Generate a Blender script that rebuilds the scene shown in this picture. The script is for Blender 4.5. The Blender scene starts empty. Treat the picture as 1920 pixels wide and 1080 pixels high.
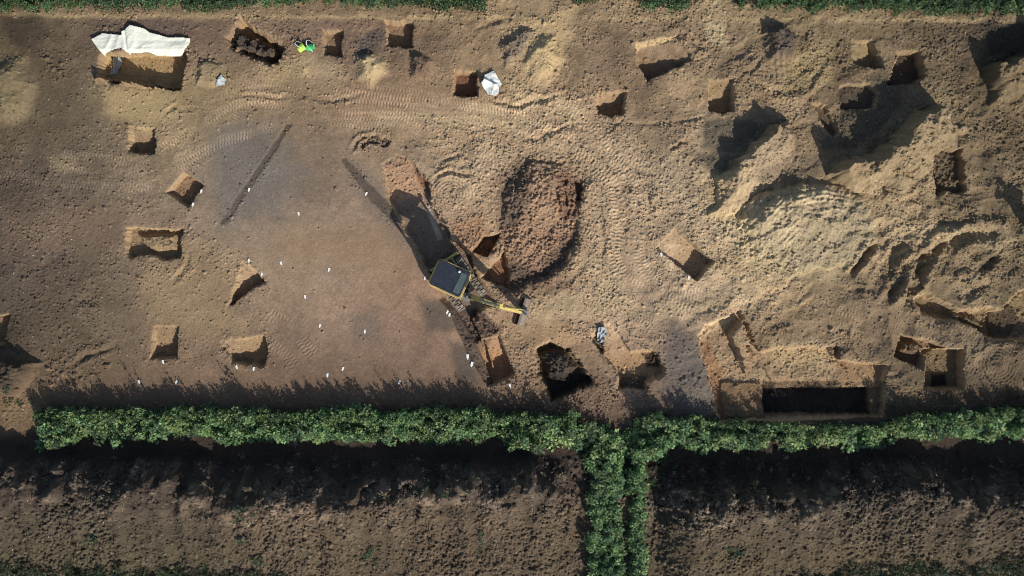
import bpy, bmesh, math, random
import numpy as np
from mathutils import Vector, Matrix

# ------------------------------------------------------------------ camera, sky, sun, exposure
S = bpy.context.scene
COL = S.collection
PPM = 50.0                      # photograph pixels per metre at ground level
CAM_H = 36.0
cam_d = bpy.data.cameras.new('camera'); cam = bpy.data.objects.new('camera', cam_d); COL.objects.link(cam)
cam.location = (0, 0, CAM_H); cam.rotation_euler = (0, 0, 0)
cam_d.sensor_width = 36; cam_d.lens = 36 * CAM_H / 38.4
cam_d.clip_start = 0.5; cam_d.clip_end = 3000
S.camera = cam
SUN_EL, SUN_AZ = 34.0, 34.0     # shadows fall up and SUN_AZ degrees to the left of up
sd = Vector((math.sin(math.radians(SUN_AZ)) * math.cos(math.radians(SUN_EL)),
             -math.cos(math.radians(SUN_AZ)) * math.cos(math.radians(SUN_EL)),
             math.sin(math.radians(SUN_EL))))
w = bpy.data.worlds.new('World'); S.world = w; w.use_nodes = True
nt = w.node_tree; nt.nodes.clear()
sky = nt.nodes.new('ShaderNodeTexSky'); sky.sky_type = 'NISHITA'; sky.sun_disc = False
sky.sun_elevation = math.radians(SUN_EL); sky.sun_rotation = math.atan2(sd.x, sd.y)
bg = nt.nodes.new('ShaderNodeBackground'); bg.inputs[1].default_value = 0.11
wo = nt.nodes.new('ShaderNodeOutputWorld')
nt.links.new(sky.outputs[0], bg.inputs[0]); nt.links.new(bg.outputs[0], wo.inputs[0])
sl = bpy.data.lights.new('sun', 'SUN'); sl.energy = 4.2; sl.angle = math.radians(0.5); sl.color = (1.0, 0.95, 0.88)
sun = bpy.data.objects.new('sun', sl); COL.objects.link(sun)
sun.rotation_euler = sd.to_track_quat('Z', 'Y').to_euler(); sun.location = (20, -30, 25)
S.view_settings.view_transform = 'Standard'; S.view_settings.look = 'None'
S.cycles.filter_width = 1.0
S.view_settings.exposure = 0.24; S.view_settings.gamma = 1.0; S.view_settings.use_curve_mapping = False

random.seed(7); rng = np.random.default_rng(11)

# ------------------------------------------------------------------ helpers
def lin(c):
    c = np.asarray(c, dtype=np.float64) / 255.0
    return np.where(c <= 0.04045, c / 12.92, ((c + 0.055) / 1.055) ** 2.4)
def W(px, py, z=0.0):
    return Vector(((px - 960) / PPM, (540 - py) / PPM, z))
def tag(o, label=None, cat=None, group=None, kind=None):
    if label: o['label'] = label
    if cat: o['category'] = cat
    if group: o['group'] = group
    if kind: o['kind'] = kind
    return o
def sstep(a, b, x):
    t = np.clip((x - a) / (b - a), 0, 1); return t * t * (3 - 2 * t)
LAT = rng.random((8, 256, 256))
def vnoise(u, v, k=0):
    L = LAT[k % 8]
    ui = np.floor(u).astype(np.int64); vi = np.floor(v).astype(np.int64)
    fu = u - ui; fv = v - vi; fu = fu * fu * (3 - 2 * fu); fv = fv * fv * (3 - 2 * fv)
    a = ui & 255; b = (ui + 1) & 255; c = vi & 255; d = (vi + 1) & 255
    return ((L[c, a] * (1 - fu) + L[c, b] * fu) * (1 - fv) + (L[d, a] * (1 - fu) + L[d, b] * fu) * fv) * 2 - 1

# ------------------------------------------------------------------ terrain grid (photo pixels)
ST = 1.25
X0, X1, Y0, Y1 = -130.0, 2050.0, -120.0, 1200.0
gx = np.arange(X0, X1, ST); gy = np.arange(Y0, Y1, ST)
NX, NY = len(gx), len(gy)
PX, PY = np.meshgrid(gx, gy)
def nz(lam, k=0, off=0.0, wx=None, wy=None):
    return vnoise((PX if wx is None else wx) / lam + off + 31.7, (PY if wy is None else wy) / lam + off * 1.7 + 57.3, k)
def fbm(lam, octs, k=0, gain=0.5, off=0.0):
    s = 0; a = 1.0; t = 0
    for i in range(octs):
        s = s + a * nz(lam / 2 ** i, k + i, off + i * 9.1); t += a; a *= gain
    return s / t
WX = fbm(26, 3, 1, 0.6, 3.0); WY = fbm(26, 3, 4, 0.6, 8.0)
N_A = fbm(300, 3, 0, 0.5, 1.0); N_B = fbm(60, 4, 2, 0.55, 5.0); N_C = fbm(12, 3, 5, 0.6, 2.0); N_D = fbm(160, 4, 3, 0.6, 20.0)
N_E = fbm(30, 3, 6, 0.6, 33.0)

# soil colours by patch, display values; lens falloff partly painted in, centre lighter, edges darker
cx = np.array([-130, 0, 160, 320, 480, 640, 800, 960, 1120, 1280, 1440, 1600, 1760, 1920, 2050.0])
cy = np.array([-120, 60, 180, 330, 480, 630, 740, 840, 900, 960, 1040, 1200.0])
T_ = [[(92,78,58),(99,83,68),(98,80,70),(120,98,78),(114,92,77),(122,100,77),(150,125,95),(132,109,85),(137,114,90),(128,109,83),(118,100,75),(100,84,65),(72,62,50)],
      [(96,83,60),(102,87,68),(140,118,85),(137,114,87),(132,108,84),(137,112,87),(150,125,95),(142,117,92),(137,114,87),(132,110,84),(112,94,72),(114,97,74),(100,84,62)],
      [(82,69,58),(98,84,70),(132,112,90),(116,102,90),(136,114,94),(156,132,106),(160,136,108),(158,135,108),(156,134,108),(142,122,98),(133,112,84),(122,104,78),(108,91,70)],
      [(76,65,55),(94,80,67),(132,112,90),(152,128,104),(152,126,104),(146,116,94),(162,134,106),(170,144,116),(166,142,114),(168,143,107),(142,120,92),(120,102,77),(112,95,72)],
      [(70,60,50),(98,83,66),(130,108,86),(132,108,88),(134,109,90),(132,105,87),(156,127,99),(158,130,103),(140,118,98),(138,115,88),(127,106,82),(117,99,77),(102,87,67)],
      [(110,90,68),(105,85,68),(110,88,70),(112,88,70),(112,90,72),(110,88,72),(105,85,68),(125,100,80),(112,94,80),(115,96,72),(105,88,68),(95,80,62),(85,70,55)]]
f0 = [(62,52,45)] * 13  # this row and the next: dark topsoil with bank shade painted in
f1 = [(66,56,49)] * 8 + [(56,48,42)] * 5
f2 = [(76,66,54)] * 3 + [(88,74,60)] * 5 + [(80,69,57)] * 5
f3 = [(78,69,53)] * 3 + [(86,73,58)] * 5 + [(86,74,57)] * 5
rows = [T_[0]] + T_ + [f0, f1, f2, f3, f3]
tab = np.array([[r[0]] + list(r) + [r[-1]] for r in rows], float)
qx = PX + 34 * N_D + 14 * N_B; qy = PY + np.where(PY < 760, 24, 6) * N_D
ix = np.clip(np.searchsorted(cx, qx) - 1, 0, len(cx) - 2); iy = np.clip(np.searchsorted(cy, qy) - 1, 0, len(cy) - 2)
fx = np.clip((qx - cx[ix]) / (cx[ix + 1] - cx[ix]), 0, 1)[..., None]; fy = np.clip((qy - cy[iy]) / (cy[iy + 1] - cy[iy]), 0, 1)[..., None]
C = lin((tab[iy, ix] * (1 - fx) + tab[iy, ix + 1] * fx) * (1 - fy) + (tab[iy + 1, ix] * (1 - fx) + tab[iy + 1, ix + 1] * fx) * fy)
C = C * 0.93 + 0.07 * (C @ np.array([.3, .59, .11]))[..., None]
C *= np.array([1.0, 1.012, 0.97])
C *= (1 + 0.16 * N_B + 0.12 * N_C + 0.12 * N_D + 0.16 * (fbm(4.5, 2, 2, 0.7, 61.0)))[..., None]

P1_ = fbm(95, 4, 5, 0.62, 120.0); P2_ = fbm(46, 4, 6, 0.62, 140.0)
rt = 0.35 + 0.65 * sstep(700, 1150, PX)
C *= (1 + rt * (0.34 * sstep(0.02, 0.32, P1_) - 0.22 * sstep(0.05, 0.35, P2_)) * sstep(780, 760, PY))[..., None]
# roughness map: smooth stripped surface on the left, churned ground right and top
def inpoly(poly, x, y):
    ins = np.zeros(np.shape(x), bool); n = len(poly)
    for i in range(n):
        x1, y1 = poly[i]; x2, y2 = poly[(i + 1) % n]
        if y1 == y2: continue
        ins ^= ((y1 > y) != (y2 > y)) & (x < (x2 - x1) * (y - y1) / (y2 - y1) + x1)
    return ins
def sdf(poly, x, y):
    d = np.full(np.shape(x), 1e9); n = len(poly)
    for i in range(n):
        x1, y1 = poly[i]; x2, y2 = poly[(i + 1) % n]
        ex, ey = x2 - x1, y2 - y1; L = ex * ex + ey * ey + 1e-9
        t = np.clip(((x - x1) * ex + (y - y1) * ey) / L, 0, 1)
        d = np.minimum(d, (x - x1 - t * ex) ** 2 + (y - y1 - t * ey) ** 2)
    d = np.sqrt(d); return np.where(inpoly(poly, x, y), -d, d)
def win(poly, pad):
    xs = [p[0] for p in poly]; ys = [p[1] for p in poly]
    i0 = max(0, int((min(xs) - pad - X0) / ST)); i1 = min(NX, int((max(xs) + pad - X0) / ST) + 2)
    j0 = max(0, int((min(ys) - pad - Y0) / ST)); j1 = min(NY, int((max(ys) + pad - Y0) / ST) + 2)
    return (slice(j0, j1), slice(i0, i1))
def reg(poly, pad=30, warp=2.0):
    s = win(poly, pad + warp * 2)
    return s, sdf(poly, PX[s] + warp * WX[s], PY[s] + warp * WY[s])
SMOOTH = [(380,240),(650,250),(720,330),(800,500),(850,590),(920,730),(90,745),(60,700),(540,700),(500,500),(380,420)]
s_all, dsm = (slice(0, NY), slice(0, NX)), sdf(SMOOTH, PX + 12 * WX, PY + 12 * WY)
left = sstep(760, 420, PX) * 0.55
ROUGH = np.clip(1.0 - left, 0, 1) * sstep(-10, 40, dsm) + 0.12
ROUGH = np.where(PY > 770, 1.3, ROUGH)
ROUGH *= 1 - 0.7 * sstep(60, 20, np.abs(PY - 190) / 1.0) * sstep(1000, 900, PX)
H = 0.05 * N_A + (0.014 + 0.030 * ROUGH) * N_B + (0.004 + 0.016 * ROUGH) * N_E + (0.002 + 0.010 * ROUGH) * N_C
def aniso(ang, l1, l2, k, off):
    u = PX * math.cos(ang) + PY * math.sin(ang) + 4 * WX; v = -PX * math.sin(ang) + PY * math.cos(ang) + 4 * WY
    return 0.6 * vnoise(u / l1 + off, v / l2, k) + 0.4 * vnoise(u / l1 * 2.1 + off, v / l2 * 2.1, k + 1)
m1 = sstep(-0.15, 0.15, N_A + 0.4 * N_D); m2 = sstep(-0.1, 0.1, fbm(140, 2, 2, 0.5, 11.0))
N_F = (aniso(0.5, 8, 3.2, 1, 7.0) * m1 + aniso(-0.9, 9, 3.2, 3, 19.0) * (1 - m1)) * m2 + fbm(4.2, 2, 1, 0.7, 71.0) * (1 - m2)
N_G = 1 - 2 * np.abs(fbm(9, 3, 4, 0.7, 83.0))
patch = sstep(-0.18, 0.28, N_D + 0.7 * N_B)
FINE = (0.004 + 0.016 * ROUGH * (0.15 + 0.85 * patch)) * N_F + (0.002 + 0.008 * ROUGH * patch) * N_G
H += FINE
H += (0.004 + 0.010 * ROUGH) * (rng.random(PX.shape) - 0.5)
# churned lobes and drag marks on the right
drag = nz(1, 3, 5.0, wx=(PX * 0.45 + PY * 0.89 + 20 * WX) / 14, wy=(PX * 0.89 - PY * 0.45) / 90)
H += 0.05 * drag * sstep(1150, 1350, PX) * sstep(770, 740, PY) * (0.4 + 0.6 * (N_D > -0.1))
ridged = (1 - np.abs(fbm(70, 3, 2, 0.5, 44.0)) * 2)
H += 0.10 * ridged * sstep(1500, 1640, PX) * sstep(230, 330, PY) * sstep(760, 700, PY)
H += 0.05 * ridged * ROUGH * sstep(780, 760, PY)
D = np.zeros_like(PX)                        # clods per square pixel
CR = np.full_like(PX, 1.35)                   # mean clod radius, pixels
D += np.where(PY < 770, 0.010 + 0.085 * np.clip(ROUGH, 0, 1) ** 1.5 * (0.1 + 0.9 * patch), 0.02)
D *= np.where(dsm < 5, 0.12, 1.0)
ID = np.zeros(PX.shape, np.int32); THINGS = {}
def newid(name, label, cat, group=None):
    k = len(THINGS) + 1; THINGS[k] = (name, label, cat, group); return k
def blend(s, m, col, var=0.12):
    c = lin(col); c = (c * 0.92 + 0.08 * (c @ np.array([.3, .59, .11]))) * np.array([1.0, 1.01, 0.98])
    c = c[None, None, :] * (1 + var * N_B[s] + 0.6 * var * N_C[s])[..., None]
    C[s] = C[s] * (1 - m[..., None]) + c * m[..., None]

CREAM = (182,156,112); DARK = (44,37,34); BLACK = (30,27,26); PIT = (132,108,84); RED = (134,103,80); GREY = (98,90,84); PALE = (165,142,104)

def blotch(poly, col, soft=14, a=0.8, warp=8, bias=0):  # soft-edged soil colour patch
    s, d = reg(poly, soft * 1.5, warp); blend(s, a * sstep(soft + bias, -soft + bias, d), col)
def rubble(poly, dens, rad, soft=6, warp=6, col=None, a=0.9):
    s, d = reg(poly, soft * 2, warp); m = sstep(soft, -soft, d)
    D[s] = D[s] * (1 - m) + dens * m; CR[s] = CR[s] * (1 - m) + rad * m
    if col is not None: blend(s, m * a, col)
def heap(poly, h, col=None, dens=0.02, rad=2.4, edge=30, warp=7, thing=None, a=0.85, base=None):
    s, d = reg(poly, 8, warp); m = sstep(2, -edge, d)
    H[s] = H[s] + h * m * (1 + 0.25 * N_E[s] + 0.15 * N_B[s])
    mm = sstep(6, -min(26, 6 + edge * 0.5), d)
    D[s] = D[s] * (1 - mm) + dens * mm; CR[s] = CR[s] * (1 - mm) + rad * mm
    if col is not None: blend(s, mm * a, col)
    if thing:
        k = newid(*thing); ID[s] = np.where(d < 0, k, ID[s])
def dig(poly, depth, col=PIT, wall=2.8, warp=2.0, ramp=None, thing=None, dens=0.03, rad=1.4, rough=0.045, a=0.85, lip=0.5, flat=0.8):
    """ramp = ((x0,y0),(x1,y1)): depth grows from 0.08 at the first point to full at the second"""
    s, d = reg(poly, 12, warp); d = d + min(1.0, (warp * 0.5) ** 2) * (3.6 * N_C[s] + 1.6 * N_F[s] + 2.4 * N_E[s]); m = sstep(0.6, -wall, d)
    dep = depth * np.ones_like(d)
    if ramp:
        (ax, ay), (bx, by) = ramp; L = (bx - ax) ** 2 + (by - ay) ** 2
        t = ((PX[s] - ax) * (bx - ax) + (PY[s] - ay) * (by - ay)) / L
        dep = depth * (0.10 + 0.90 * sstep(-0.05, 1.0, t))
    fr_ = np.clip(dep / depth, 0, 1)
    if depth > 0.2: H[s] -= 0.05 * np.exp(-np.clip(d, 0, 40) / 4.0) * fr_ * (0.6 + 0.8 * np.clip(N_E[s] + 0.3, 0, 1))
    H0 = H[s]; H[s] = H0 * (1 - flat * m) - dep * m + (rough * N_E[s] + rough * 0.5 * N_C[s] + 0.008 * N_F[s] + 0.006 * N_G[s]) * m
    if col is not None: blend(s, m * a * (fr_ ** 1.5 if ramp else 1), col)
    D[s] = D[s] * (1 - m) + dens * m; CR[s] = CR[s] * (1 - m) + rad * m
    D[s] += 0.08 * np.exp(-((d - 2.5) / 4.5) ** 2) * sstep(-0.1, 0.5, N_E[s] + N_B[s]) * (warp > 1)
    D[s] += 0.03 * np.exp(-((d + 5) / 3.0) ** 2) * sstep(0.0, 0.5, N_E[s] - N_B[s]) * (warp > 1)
    if lip:                                   # pit sides lightened in colour to read as sunlit walls
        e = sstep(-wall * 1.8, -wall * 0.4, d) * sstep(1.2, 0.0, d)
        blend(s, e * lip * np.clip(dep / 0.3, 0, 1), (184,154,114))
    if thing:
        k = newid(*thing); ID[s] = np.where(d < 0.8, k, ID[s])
def path_samples(pts, step):
    P = [np.array(p, float) for p in pts]; P = [2 * P[0] - P[1]] + P + [2 * P[-1] - P[-2]]; out = []
    for i in range(1, len(P) - 2):
        n = max(2, int(np.linalg.norm(P[i + 1] - P[i]) / step))
        for t in np.linspace(0, 1, n, endpoint=False):
            a, b, c, d = P[i - 1], P[i], P[i + 1], P[i + 2]
            out.append(0.5 * ((2 * b) + (-a + c) * t + (2 * a - 5 * b + 4 * c - d) * t * t + (-a + 3 * b - 3 * c + d) * t ** 3))
    return np.array(out)
def track(pts, hw=8.0, pitch=6.0, amp=0.016, rut=0.012, light=0.35, mode='bar', seed=0):
    q = path_samples(pts, 0.6); tg = np.gradient(q, axis=0); L = np.linalg.norm(tg, axis=1) + 1e-9
    s_ = np.cumsum(L); nrm = np.stack([-tg[:, 1] / L, tg[:, 0] / L], 1)
    ts = np.arange(-hw - 2, hw + 2, 0.6)
    GX = q[:, 0][:, None] + nrm[:, 0][:, None] * ts; GY = q[:, 1][:, None] + nrm[:, 1][:, None] * ts
    I = np.round((GX - X0) / ST).astype(int); J = np.round((GY - Y0) / ST).astype(int)
    ok = (I >= 0) & (I < NX) & (J >= 0) & (J < NY)
    Sg = np.full(PX.shape, np.nan); Tg = np.zeros(PX.shape)
    SS = np.broadcast_to(s_[:, None], GX.shape); TT = np.broadcast_to(ts[None, :], GX.shape)
    Sg[J[ok], I[ok]] = SS[ok]; Tg[J[ok], I[ok]] = TT[ok]
    m = ~np.isnan(Sg); sv = Sg[m]; tv = Tg[m]
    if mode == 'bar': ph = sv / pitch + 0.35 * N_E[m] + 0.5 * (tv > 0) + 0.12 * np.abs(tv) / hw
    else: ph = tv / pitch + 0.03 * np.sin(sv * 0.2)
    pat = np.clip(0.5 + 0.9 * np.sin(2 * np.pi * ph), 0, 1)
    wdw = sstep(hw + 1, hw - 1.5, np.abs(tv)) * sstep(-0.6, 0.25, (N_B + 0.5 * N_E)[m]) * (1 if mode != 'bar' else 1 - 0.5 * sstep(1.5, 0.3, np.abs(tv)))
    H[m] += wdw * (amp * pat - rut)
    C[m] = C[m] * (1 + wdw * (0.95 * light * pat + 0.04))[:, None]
    D[m] *= (1 - 0.8 * wdw)

def rut(pts, w=4.0, depth=0.06, berm=0.04):
    q = path_samples(pts, 1.2); x0, y0 = q.min(0) - 4 * w; x1, y1 = q.max(0) + 4 * w
    s = win([(x0, y0), (x1, y1)], 2); X = PX[s] + 10 * WX[s] + 2 * N_C[s]; Y = PY[s] + 10 * WY[s]; d = np.full(X.shape, 1e9); ww = np.zeros(X.shape)
    for k in range(0, len(q), 2):
        dd = (X - q[k, 0]) ** 2 + (Y - q[k, 1]) ** 2; u = min(k, len(q) - k) / (0.25 * len(q)); m = dd < d
        d = np.where(m, dd, d); ww = np.where(m, min(1, u), ww)
    d = np.sqrt(d); H[s] += ww * (-0.75 * depth * np.exp(-(d / w) ** 2) + 0.6 * berm * np.exp(-((d - 2.1 * w) / w) ** 2)) * np.clip(0.7 + 1.6 * N_B[s] + 1.4 * N_E[s], 0, 1.6)
    D[s] += 0.06 * ww * np.exp(-((d - 2 * w) / w) ** 2)
# ---- soil colour patches
blotch([(400,245),(520,245),(560,330),(520,400),(420,430),(395,360)], (108,100,92), 34, 0.75, 34)
blotch([(640,300),(700,330),(760,430),(800,500),(770,500),(690,400)], (108,96,86), 18, 0.55)
blotch([(785,560),(840,565),(860,620),(800,625)], (88,78,70), 12, 0.8)
blotch([(660,590),(705,590),(715,640),(665,645)], (108,96,84), 12, 0.7)
blotch([(600,485),(635,485),(635,525),(600,520)], (126,110,96), 10, 0.5)
blotch([(840,640),(885,650),(900,720),(860,720)], (86,76,68), 10, 0.8)
blotch([(1255,600),(1310,640),(1350,780),(1270,780),(1240,700)], (104,94,86), 18, 0.85)
blotch([(0,400),(180,380),(420,440),(800,450),(800,520),(600,470),(300,480),(0,470)], (128,104,84), 30, 0.4)
blotch([(520,430),(720,440),(800,500),(720,520),(540,490)], (146,118,90), 30, 0.6)
blotch([(200,165),(330,170),(325,215),(270,240),(200,215)], (160,136,96), 14, 0.75)
blotch([(480,110),(560,110),(590,140),(500,160)], (158,134,96), 12, 0.7)
blotch([(90,295),(135,295),(150,318),(100,322)], (150,130,98), 12, 0.5)
blotch([(310,440),(460,490),(430,560),(480,640),(290,620),(260,520)], (142,118,86), 30, 0.7)
blotch([(830,210),(1080,200),(1190,300),(1280,430),(1150,560),(990,600),(960,520),(1100,420),(1090,300),(900,280),(700,270)], (158,132,102), 40, 0.5)
blotch([(1010,600),(1060,600),(1080,640),(1010,650)], (172,140,100), 14, 0.7)
blotch([(1380,400),(1480,350),(1600,360),(1640,430),(1560,520),(1440,520),(1390,460)], (176,154,116), 24, 0.9)
blotch([(1310,330),(1400,320),(1390,420),(1330,410)], (166,142,104), 14, 0.8)
blotch([(1480,90),(1560,80),(1560,160),(1460,180)], (140,120,84), 16, 0.7)
blotch([(1320,-40),(1356,-40),(1360,85),(1322,80)], (166,146,110), 7, 0.9)
blotch([(1000,20),(1080,10),(1060,110),(1000,140),(960,120)], (170,145,104), 18, 0.8)
blotch([(640,-60),(1,20),(0,34),(1920,44),(1920,24)], (140,118,88), 6, 0.5)
blotch([(0,32),(900,36),(1920,44),(1920,36),(900,30),(0,26)], (158,134,98), 5, 0.8, 4)
blotch([(0,28),(70,30),(100,60),(60,110),(0,60)], (62,52,42), 12, 0.8)
blotch([(60,90),(130,100),(150,170),(110,250),(60,200)], (84,70,56), 16, 0.5)
blotch([(690,60),(730,60),(700,110),(670,120)], (66,60,56), 8, 0.8)
blotch([(0,745),(90,730),(80,800),(0,820)], (128,104,76), 12, 0.6)
for poly in ([(700,210),(900,205),(1010,225),(990,255),(860,235),(720,232)], [(930,130),(1000,170),(1110,200),(1090,235),(980,205)], [(1110,480),(1200,560),(1330,560),(1420,530),(1400,570),(1250,600),(1120,560)],
             [(560,100),(640,120),(660,155),(570,150)], [(1440,640),(1560,640),(1570,660),(1440,665)], [(1600,400),(1750,420),(1900,430),(1900,470),(1700,450)], [(950,560),(1080,540),(1200,580),(1100,600),(1000,600)]):
    blotch(poly, (176,152,116), 12, 0.45, 16)
for poly in ([(1110,60),(1180,90),(1150,150),(1090,130)], [(1200,200),(1310,200),(1300,280),(1210,270)], [(1640,520),(1700,600),(1640,640),(1590,580)], [(780,60),(860,60),(850,120),(790,110)], [(1330,90),(1420,100),(1400,150),(1340,140)]):
    blotch(poly, (118,98,78), 16, 0.45, 16)
# ---- track marks
track([(-60,318),(0,325),(90,342),(170,347),(265,352),(330,318),(400,275),(480,250),(560,228),(640,230),(720,240)], 8.5, 6, 0.018, light=0.5)
track([(-60,282),(20,282),(120,290),(235,303),(262,300),(320,268),(400,220),(450,195),(560,182),(700,188),(850,198),(960,215),(1080,262)], 8.5, 6, 0.018, light=0.45)
track([(330,300),(420,262),(520,240),(620,222),(740,218),(860,225),(960,240),(1060,280)], 8, 6, 0.012, light=0.22)
track([(380,190),(470,172),(580,172),(700,184),(820,210),(900,250)], 9, 6, 0.012, light=0.18)
track([(600,215),(720,225),(840,262),(930,300)], 9, 6, 0.014, light=0.2)
track([(980,150),(1060,200),(1120,250),(1180,300),(1250,330)], 11, 6.5, 0.016, light=0.18)
track([(40,305),(120,318),(240,322),(285,300),(300,285)], 7, 6, 0.014, light=0.35)
track([(420,165),(520,155),(640,165),(720,172),(800,180),(900,200),(1000,205)], 9, 6, 0.016, light=0.25)
track([(430,230),(480,195),(620,215),(720,205),(800,250),(850,300)], 8, 6, 0.016, light=0.3)
track([(880,175),(960,190),(1060,180)], 8, 5.5, 0.014, light=0.25)
track([(1075,285),(1110,310),(1150,350),(1160,420),(1150,470),(1170,520),(1230,560),(1300,590)], 13, 7, 0.024, light=0.3)
track([(1100,235),(1150,300),(1190,360),(1195,430),(1205,500),(1250,545),(1310,550),(1400,520),(1440,505)], 11, 6.5, 0.02, light=0.3)
track([(1220,600),(1280,600),(1330,590),(1400,560)], 9, 6, 0.016, light=0.25)
track([(1190,590),(1240,610),(1300,600)], 10, 6, 0.016, light=0.2)
track([(505,590),(540,610),(575,650),(590,665)], 12, 6.5, 0.02, light=0.12)
track([(490,630),(530,660),(555,690)], 10, 6.5, 0.016, light=0.1)
track([(1500,560),(1600,590),(1690,610),(1760,645),(1800,690),(1870,735)], 10, 6.5, 0.02, light=0.25)
track([(1700,590),(1790,615),(1850,640)], 9, 6.5, 0.02, light=0.2)
track([(1795,660),(1830,690),(1880,715),(1960,735)], 10, 6.5, 0.02, light=0.25)
track([(1560,610),(1640,622),(1760,640)], 8, 6, 0.016, light=0.2)
th = np.linspace(0.2, 5.6, 16)
track([(1868 + 27 * math.cos(a), 682 + 27 * math.sin(a)) for a in th], 17, 6.0, 0.02, light=0.2, mode='arc')
th = np.linspace(-3.3, 0.3, 10)
track([(845 + 26 * math.cos(a), 365 + 24 * math.sin(a)) for a in th], 20, 6.0, 0.022, light=0.2, mode='arc')
track([(780 + 24 * math.cos(a), 360 + 24 * math.sin(a)) for a in np.linspace(-1.0, 0.9, 6)], 14, 6.0, 0.02, light=0.15, mode='arc')
track([(1350,425),(1372,380),(1385,340),(1375,300)], 20, 11.0, 0.022, light=0.25, mode='arc')
track([(1395,440),(1440,395),(1500,378),(1560,372)], 15, 11.0, 0.016, light=0.25, mode='arc')
track([(1480,500),(1530,450),(1590,430)], 14, 9.0, 0.014, light=0.25, mode='arc')
track([(1860,200),(1900,175),(1960,150)], 22, 12.0, 0.04, light=0.12, mode='arc')
track([(1440,70),(1455,100),(1462,150)], 18, 11.0, 0.03, light=0.1, mode='arc')

# ---- slots and shallow scrapes
for nm, lab, pts in (('slot_trench', 'long dark shallow slot crossing the grey patch, pointing up right', [(538,228),(549,234),(424,424),(409,420),(440,372)]),
                     ('slot_trench', 'dark shallow slot running down right to the dark machine trench', [(634,296),(648,294),(735,385),(765,440),(752,436),(690,372)])):
    dig(pts, 0.03, (82,71,62), 4, 1.2, thing=(nm, lab, 'slot trench', 'shallow slots cut in the stripped surface'), lip=0, a=0.8, dens=0.006, rough=0.008)
H -= 0.04 * sstep(6, 0, np.abs(PY - (225 + 8 * np.sin(PX / 60) - (PX - 1200) * 0.05))) * sstep(1165, 1185, PX) * sstep(1330, 1310, PX)

# ---- soil heaps that lie on the surface
def H_(poly, h, col, lab, **k): heap(poly, h, col, thing=('soil_heap', lab, 'soil heap', 'soil heaps on the site'), **k)
H_([(-60,80),(50,95),(78,150),(60,220),(20,245),(-60,240)], 0.5, (124,108,80), 'pale smooth soil heap at the left edge of the site', dens=0.03, rad=1.5, edge=60, a=0.6)
H_([(372,118),(392,108),(420,118),(424,150),(400,168),(368,160)], 0.16, (140,120,88), 'low cream soil heap with grey plastic on its right side', dens=0.02, rad=1.8, edge=10, warp=4)
H_([(665,100),(700,95),(728,110),(730,140),(700,165),(668,150)], 0.30, (176,152,112), 'pale cream soil heap below the dark rubble near the top', dens=0.02, rad=1.6, edge=25)
H_([(765,105),(790,98),(812,115),(805,150),(770,150)], 0.22, (100,80,66), 'small brown cloddy heap right of the pale cream heap', dens=0.05, rad=1.8, edge=14, warp=4)
H_([(985,70),(1045,60),(1065,110),(1030,165),(985,160),(965,120)], 0.35, (172,146,106), 'broad cream spoil heap in the upper middle', dens=0.02, rad=1.8, edge=35)
H_([(935,80),(985,50),(1005,60),(985,110),(945,130)], 0.2, (108,94,80), 'grey stony heap left of the broad cream heap', dens=0.05, rad=2.0, edge=16)
H_([(1425,55),(1470,45),(1500,70),(1485,115),(1440,115)], 0.4, (80,70,62), 'dark grey gravelly heap near the top weeds', dens=0.06, rad=2.2, edge=20)
H_([(-60,655),(30,655),(80,680),(60,720),(20,745),(-60,745)], 0.8, (58,50,42), 'dark weedy spoil heap at the left edge', dens=0.05, rad=3.0, edge=25, warp=10)

def spoil(poly, h, thing, col=None, a=0.6, nw=14, se=70, dens=0.05, rad=1.6, warp=10, fall=0.7):
    s, d = reg(poly, 8, warp); X, Y = PX[s], PY[s]; L = (X * 0.56 + Y * 0.83); lo, hi = L[d < 0].min(), L[d < 0].max()
    t = np.clip((L - lo) / (hi - lo), 0, 1); e = nw + se * sstep(0.15, 0.7, t)
    m = sstep(2, 0, d / 3) * np.clip(-d / e, 0, 1) ** 0.8 * (d < 0); m = m * (1 - fall * t)
    H[s] += h * m * (1 + 0.18 * N_B[s] + 0.12 * N_E[s]) + (0.07 * N_E[s] + 0.05 * ridged[s] + 0.02 * N_F[s] + 0.02 * N_G[s]) * (m > 0.03)
    mm = sstep(0, -18, d); D[s] = D[s] * (1 - mm) + dens * (0.4 + 0.6 * patch[s]) * mm; CR[s] = CR[s] * (1 - mm) + rad * mm
    if col is not None: blend(s, mm * a, col)
    k = newid(*thing); ID[s] = np.where(d < 0, k, ID[s])
SG = 'tall spoil heaps on the right'
spoil([(1385,415),(1412,365),(1460,352),(1530,346),(1590,350),(1640,390),(1645,450),(1590,500),(1500,515),(1420,480)], 0.85, ('soil_heap', 'large pale churned clay heap casting shade on its upper left, right of centre', 'soil heap', SG), (148,131,104), 0.8, fall=0.7, nw=30, se=90)
spoil([(1345,335),(1372,300),(1400,284),(1425,262),(1440,236),(1470,228),(1492,250),(1485,300),(1440,345),(1400,400),(1330,405)], 0.95, ('soil_heap', 'scraped curved clay heap beside the large pale clay heap', 'soil heap', SG), (142,122,96), 0.6, nw=12, se=30, fall=0.85)
spoil([(1550,330),(1570,305),(1625,292),(1665,262),(1712,208),(1765,200),(1800,250),(1770,340),(1690,380),(1600,360)], 1.25, ('soil_heap', 'brown gravelly heap casting the biggest shadow at upper right', 'soil heap', SG), (138,118,90), 0.5, nw=14, se=60, fall=0.85)
spoil([(1838,128),(1885,112),(1930,82),(2010,70),(2020,210),(1930,240),(1860,200)], 1.0, ('soil_heap', 'scraped heap shading the upper right corner', 'soil heap', SG), (120,102,76), 0.5, nw=12, se=60, fall=0.7)
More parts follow.
